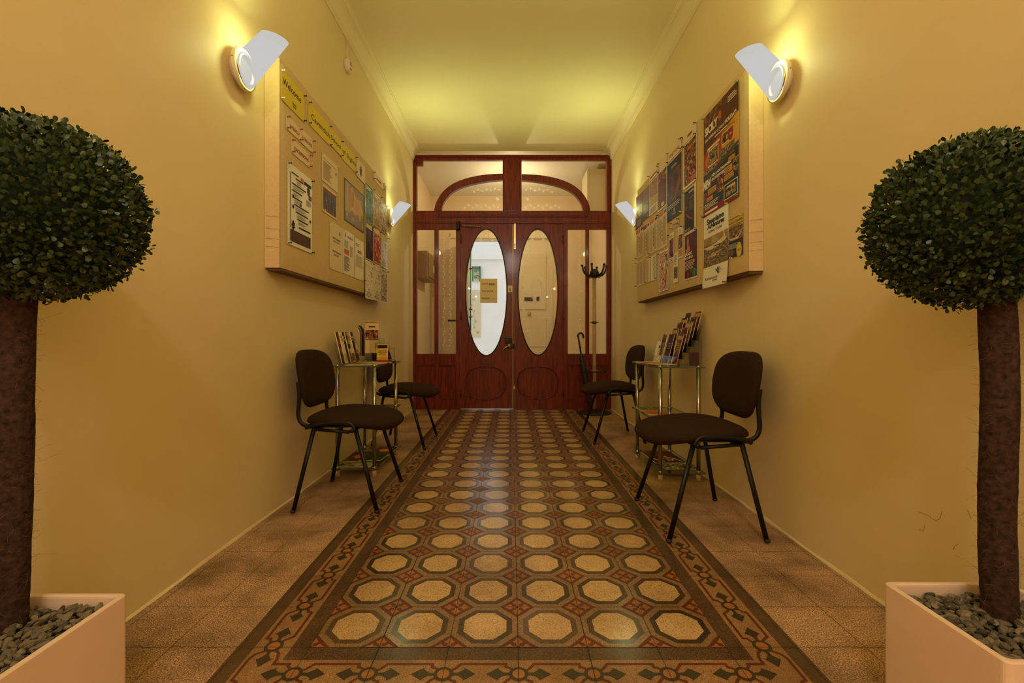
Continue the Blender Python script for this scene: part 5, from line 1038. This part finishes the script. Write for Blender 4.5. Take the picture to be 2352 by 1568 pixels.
b = MB(); b.prism([(1.05, ry0, TZ), (1.205, ry0, TZ), (1.205, ry0, TZ+0.26), (1.19, ry0, TZ+0.26)], (0, 0.002, 0), 'acrylic'); part(b, 'side_panel', rk)
b = MB(); b.prism([(1.05, ry1, TZ), (1.205, ry1, TZ), (1.205, ry1, TZ+0.26), (1.19, ry1, TZ+0.26)], (0, 0.002, 0), 'acrylic'); part(b, 'side_panel', rk)
rc = [P_BROWN, P_DARK, P_WARM, stripes, P_TOWN, P_CROWD]
names = ['bottom', 'second', 'third', 'fourth', 'top']
for k_, (x, z) in enumerate(tiers):
    for j, y in enumerate((3.01, 3.175)):
        if k_ == 0 and j == 0: pass
        lean('%s leaflet at the %s end of the %s tier of the right rack' % ('dark brown' if (k_+j) % 2 else 'tan topped brown', 'near' if j == 0 else 'far', names[k_]), x+0.005, y, TZ+z+0.004, 0.10, (0.205, 0.20, 0.20, 0.19, 0.185)[k_], 0.003, rc[(k_*2+j) % 6], TA,
             lambda D, q=k_+j: (D.r(0.10, 0.82, 0.9, 0.94, TAN if q % 2 == 0 else BR_), D.r(0.0, 0.0, 0.16, 0.8, CRM if q % 3 == 0 else BR_), D.lines(0.3, 0.88, 0.5, 0.74, 4, TAN, 0.3, 0.3)), 'leaflets in the stepped right rack')
# white pocket rack further along
pk = thing('leaflet_holder', 'small holder with a marbled white pocket on the right table', 'leaflet holder', (1.06, 3.38, TZ))
b = MB(); b.box((1.050, 3.295, TZ+0.001), (1.054, 3.45, TZ+0.055), photo('photo_marble', [(225, 205, 160), (190, 165, 115), (240, 230, 200)], 40), rot=Matrix.Rotation(TA, 3, 'Y'), piv=(1.05, 0, TZ)); b.box((1.050, 3.447, TZ+0.001), (1.078, 3.450, TZ+0.16), 'paper_white', rot=Matrix.Rotation(TA, 3, 'Y'), piv=(1.05, 0, TZ)); part(b, 'pocket', pk)
b = MB(); b.box((1.078, 3.295, TZ+0.001), (1.081, 3.45, TZ+0.16), 'acrylic', rot=Matrix.Rotation(TA, 3, 'Y'), piv=(1.05, 0, TZ)); part(b, 'back_plate', pk)
for j, (y, cv, ds, h) in enumerate(((3.315, P_TOWN, 'photo', 0.20), (3.355, ink(90, 60, 45), 'brown', 0.205), (3.40, ink(232, 215, 165), 'white', 0.14))):
    lean('%s leaflet in the white pocket holder on the right table, %s' % (ds, ('nearest', 'middle', 'furthest')[j]), 1.060, y, TZ+0.006, 0.042, h, 0.005, cv, TA, lambda D: (D.r(0.1, 0.72, 0.9, 0.86, BR_), D.lines(0.15, 0.85, 0.3, 0.6, 4, GR, 0.3, 0.4)), 'leaflets in the white pocket holder')
upright('small dark card propped under the right rack near the wall', 1.145, 2.905, TZ+0.004, 0.06, 0.085, 0.004, ink(70, 38, 22), -0.2, 0.15, None, cat='card', name='card')
# shelves of the right table
zine('green booklet at the far end of the right middle shelf', 0.985, 3.38, 0.13, 0.14, photo('photo_meadow', [(40, 70, 40), (90, 120, 70), (190, 160, 90)], 30, stretch=(1, 3, 1)), 0.1, 0.3745)
zine('orange booklet on the right middle shelf', 1.00, 3.20, 0.15, 0.18, ink(200, 105, 40), -0.05, 0.3745)
zine('dark magazine furthest on the right low shelf', 1.06, 3.33, 0.21, 0.16, photo('photo_machine', [(30, 22, 20), (120, 40, 25), (60, 50, 45)], 20), 0.05, LZ)
zine('black magazine with a pale arc in the middle of the right low shelf', 1.06, 3.17, 0.21, 0.17, photo('photo_engine', [(20, 16, 16), (90, 45, 30), (40, 30, 28)], 18), 0.02, LZ+0.0045, lambda D: (D.p([(0.05, 0.7), (0.15, 0.4), (0.35, 0.15), (0.38, 0.2), (0.2, 0.45), (0.1, 0.72)], CRM), D.p([(0.5, 0.95), (0.75, 0.6), (0.9, 0.2), (0.94, 0.2), (0.8, 0.62), (0.58, 0.96)], CRM), D.e(0.5, 0.5, 0.05, 0.05, P_CROWD)))
zine('white and green patterned magazine nearest on the right low shelf', 1.08, 3.02, 0.20, 0.12, photo('photo_script', [(230, 220, 190), (60, 40, 30), (120, 130, 60), (40, 25, 20)], 38), 0.03, LZ)
# ================================================================= coat stand and umbrella
cs = thing('coat_stand', 'tall coat stand with black hooks and wooden pole by the right wall', 'coat stand', (0.985, 5.50, 0))
b = MB(); b.lathe([(0.0001, 0.001), (0.200, 0.001), (0.205, 0.008), (0.195, 0.016), (0.06, 0.032), (0.03, 0.05), (0.0001, 0.05)], 'black_plastic', (0, 0, 0), 48); b.build('base', cs)
b = MB(); b.tube([(0, 0, 0.045), (0, 0, 1.61)], 0.022, 'pole_beech', 24); b.build('pole', cs)
b = MB(); b.lathe([(0.022, 0.0), (0.026, 0.0), (0.026, 0.03), (0.022, 0.03)], 'black_plastic', (0, 0, 1.055), 20)
for a in (0, math.pi): b.tube([(0.024*math.cos(a), 0, 1.07), (0.045*math.cos(a), 0, 1.068), (0.05*math.cos(a), 0, 1.08)], 0.004, 'black_plastic', 6)
b.build('collar', cs)
b = MB(); b.lathe([(0.0001, 1.60), (0.035, 1.60), (0.05, 1.625), (0.056, 1.65), (0.05, 1.675), (0.03, 1.70), (0.0001, 1.705)], 'black_plastic', (0, 0, 0), 24); b.build('head', cs)
for i in range(6):
    a = 0.15+i*math.pi/3; c_, s_ = math.cos(a), math.sin(a)
    P = smooth([(0.035, 1.635), (0.075, 1.625), (0.11, 1.64), (0.135, 1.68), (0.148, 1.735)], 2)
    b = MB(); b.tube([(r_*c_, r_*s_, z) for r_, z in P], [0.015-0.006*k_/len(P) for k_ in range(len(P))], 'black_plastic', 10); b.sphere((0.149*c_, 0.149*s_, 1.742), 0.016, 'black_plastic', 10, (1, 1, 0.8))
    b.tube([(0.045*c_, 0.045*s_, 1.615), (0.06*c_, 0.06*s_, 1.60), (0.072*c_, 0.072*s_, 1.61)], 0.005, 'black_plastic', 6); b.build('hook', cs)
b = MB(); ri = [(0.055*math.cos(t), 0.055*math.sin(t), 0.50) for t in [i*math.pi/16 for i in range(32)]]; b.tube(ri, 0.006, 'chrome', 8, closed=True)
ro = [(0.155*math.cos(t), 0.155*math.sin(t), 0.49) for t in [i*math.pi/20 for i in range(40)]]; b.tube(ro, 0.005, 'black_metal', 8, closed=True)
for i in range(4): a = i*math.pi/2+0.3; b.tube([(0.02*math.cos(a), 0.02*math.sin(a), 0.50), (0.155*math.cos(a), 0.155*math.sin(a), 0.49)], 0.004, 'black_metal', 6)
b.build('umbrella_ring', cs)
um = thing('umbrella', 'folded black umbrella with hooked handle leaning in the coat stand ring', 'umbrella', (0.985, 5.48, 0.02))
def UP(t): return Vector((-0.055-0.145*(t-0.05)*1.05, -0.02, 0.0+t*0.9))      # t 0 tip .. 1 handle
b = MB(); b.tube([UP(0.0), UP(0.05)], [0.003, 0.006], 'chrome', 8); b.build('tip', um)
b = MB(); b.tube([UP(t) for t in (0.04, 0.1, 0.25, 0.45, 0.62, 0.72, 0.76)], [0.007, 0.016, 0.030, 0.036, 0.033, 0.022, 0.014], 'black_plastic', 16); b.build('canopy', um)
b = MB(); b.tube([UP(0.75), UP(0.98)], 0.010, 'black_metal', 10)
hk = [UP(0.98)]; c0 = UP(0.98)+Vector((0.028, 0, 0.01))
for i in range(9): a = math.pi*(1-i/8)+0.15; hk.append(c0+Vector((0.030*math.cos(a), 0, 0.034*math.sin(a))))
hk.append(hk[-1]+Vector((0.006, 0, -0.03)))
b.tube(hk, 0.0115, 'black_plastic', 10); b.build('handle', um)
# ================================================================= potted topiaries
def topiary(label, px0, px1, py0, py1, ph, tb, tt, bc, R, seed, gl):
    rnd = random.Random(seed); t = thing('potted_topiary', label, 'potted tree', ((px0+px1)/2, (py0+py1)/2, 0))
    L_ = t.location
    b = MB(); r = 0.012; i0 = 0.014
    def ring(e, z, rr=0.012):
        o_ = []
        for cx, cy, a0 in ((px1-rr-e, py1-rr-e, 0), (px0+rr+e, py1-rr-e, 90), (px0+rr+e, py0+rr+e, 180), (px1-rr-e, py0+rr+e, 270)):
            for k_ in range(6): a = math.radians(a0+18*k_); o_.append((cx+rr*math.cos(a), cy+rr*math.sin(a), z))
        return o_
    R_ = [ring(0.004, 0.0), ring(0.0, 0.01), ring(0, ph-0.003), ring(0.002, ph-0.0005), ring(0.005, ph), ring(0.010, ph), ring(0.013, ph-0.002), ring(i0, ph-0.006), ring(i0, ph-0.10)]
    vs = sum(R_, []); n = 24; fs = [list(range(n))[::-1]]
    for i in range(len(R_)-1):
        for j in range(n): fs.append((i*n+j, i*n+(j+1) % n, (i+1)*n+(j+1) % n, (i+1)*n+j))
    fs.append(list(range((len(R_)-1)*n, len(R_)*n)))
    b.add(vs, fs, 'pot_white'); part(b, 'planter', t, bevel=0)
    tb = Vector(tb); tt = Vector(tt); b = MB(); P = []; rr = []
    for i in range(60):
        u = i/59; p = tb.lerp(tt, u)+Vector((0.002*math.sin(u*9+seed), 0.002*math.sin(u*7), 0)); P.append(p); rr.append(0.0315*(1+0.012*math.sin(u*31+seed)+0.025*rnd.random()))
    b.tube(P, rr, 'fibre_bark', 24)
    for i in range(420):      # loose coir hairs
        u = rnd.random(); p = tb.lerp(tt, u); a = rnd.random()*6.283; q = p+Vector((math.cos(a), math.sin(a), 0))*0.031; d = Vector((math.cos(a+rnd.uniform(-1.3, 1.3)), math.sin(a+rnd.uniform(-1.3, 1.3)), rnd.uniform(-1, 1))).normalized()
        l = rnd.uniform(0.006, 0.02) if rnd.random() < 0.93 else rnd.uniform(0.03, 0.05); b.tube([q, q+d*l*0.5+Vector((0, 0, rnd.uniform(-.004, .004))), q+d*l], 0.00022, 'fibre_hair', 3, caps=False)
    part(b, 'trunk', t)
    # clipped ball of small box leaves
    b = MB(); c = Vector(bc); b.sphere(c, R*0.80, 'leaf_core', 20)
    prof = [(0.0, 0.0), (0.22, 0.24), (0.5, 0.44), (0.78, 0.44), (0.96, 0.24), (1.0, 0), (0.96, -0.24), (0.78, -0.44), (0.5, -0.44), (0.22, -0.24)]
    N_ = 10500
    for i in range(N_):
        z = 1-2*(i+0.5)/N_; rh = math.sqrt(1-z*z); ph_ = i*2.399963
        nrm = Vector((rh*math.cos(ph_), rh*math.sin(ph_), z))
        nrm = (nrm+Vector([rnd.gauss(0, 0.02) for _ in range(3)])).normalized()
        lump = 1+0.012*math.sin(nrm.x*9+seed)+0.012*math.sin(nrm.y*11)+0.01*math.sin(nrm.z*13)
        rad = R*lump*(rnd.uniform(0.84, 0.985) if rnd.random() < 0.94 else rnd.uniform(0.98, 1.03))
        p = c+nrm*rad
        rv = Vector([rnd.gauss(0, 1) for _ in range(3)]).normalized()
        d = (nrm*0.9+rv*0.75+Vector((0, 0, 0.25))).normalized(); sd = d.cross(rv+Vector((0.01, 0.02, 0.5))).normalized(); up = sd.cross(d)
        L2 = rnd.uniform(0.0095, 0.0140); w_ = L2*rnd.uniform(0.72, 0.95); cup = rnd.uniform(0.1, 0.3)
        vs = []
        for u, v in prof: vs.append(p+d*(u*L2)+sd*(v*w_)+up*(cup*w_*(abs(v)*1.2-0.2*u)))
        vs.append(p+d*(0.55*L2)); 
        b.add(vs, [(k_, (k_+1) % 10, 10) for k_ in range(10)], 'box_leaf', True)
    part(b, 'foliage', t)
    # gravel in the planter
    g = MB()
    def stone(x, y, z, s):
        q = Matrix.Rotation(rnd.random()*6.28, 3, 'Z') @ Matrix.Rotation(rnd.gauss(0, 0.5), 3, 'X') @ Matrix.Rotation(rnd.gauss(0, 0.4), 3, 'Y')
        a, c_, h_ = s*rnd.uniform(0.8, 1.5), s*rnd.uniform(0.65, 1.0), s*rnd.uniform(0.4, 0.7); vs = []; n1, n2 = 7, 5
        jit = [1+rnd.uniform(-0.2, 0.18) for _ in range(n1*(n2-1))]
        vs.append((0, 0, -1))
        for k_ in range(1, n2):
            th = math.pi*k_/n2
            for j in range(n1): f_ = jit[(k_-1)*n1+j]; vs.append((math.sin(th)*math.cos(j*6.283/n1)*f_, math.sin(th)*math.sin(j*6.283/n1)*f_, -math.cos(th)*f_))
        vs.append((0, 0, 1)); vs = [q @ Vector((v[0]*a, v[1]*c_, v[2]*h_))+Vector((x, y, z)) for v in vs]; fs = []
        for j in range(n1): fs.append((0, 1+(j+1) % n1, 1+j)); fs.append((len(vs)-1, 1+(n2-2)*n1+j, 1+(n2-2)*n1+(j+1) % n1))
        for k_ in range(n2-2):
            for j in range(n1): fs.append((1+k_*n1+j, 1+k_*n1+(j+1) % n1, 1+(k_+1)*n1+(j+1) % n1, 1+(k_+1)*n1+j))
        g.add(vs, fs, 'pebble', False)
    m_ = 0.021; gz = ph-0.022
    g.poly([(px0+0.015, py0+0.015, gz-0.02), (px1-0.015, py0+0.015, gz-0.02), (px1-0.015, py1-0.015, gz-0.02), (px0+0.015, py1-0.015, gz-0.02)], 'leaf_core')
    for i in range(620):
        x = rnd.uniform(px0+m_, px1-m_); y = rnd.uniform(py0+m_, py1-m_)
        if (Vector((x, y))-Vector((tb.x, tb.y))).length < 0.036: continue
        stone(x, y, gz-0.012+rnd.random()*0.016, rnd.uniform(0.0062, 0.0108))
    o = g.build('gravel'); tag(o, gl, 'gravel', kind='stuff')
topiary('clipped box ball tree in a white square planter at the left edge', -1.195, -0.890, 0.775, 1.080, 0.300, (-1.083, 1.000, 0.25), (-1.045, 0.985, 1.03), (-1.004, 0.985, 1.163), 0.190, 3, 'grey pebbles filling the left square planter')
topiary('clipped box ball tree in a white square planter at the right edge', 0.908, 1.213, 0.850, 1.135, 0.298, (1.098, 1.045, 0.25), (1.083, 1.035, 1.03), (1.036, 1.052, 1.152), 0.190, 8, 'grey pebbles filling the right square planter')
bpy.context.view_layer.update()
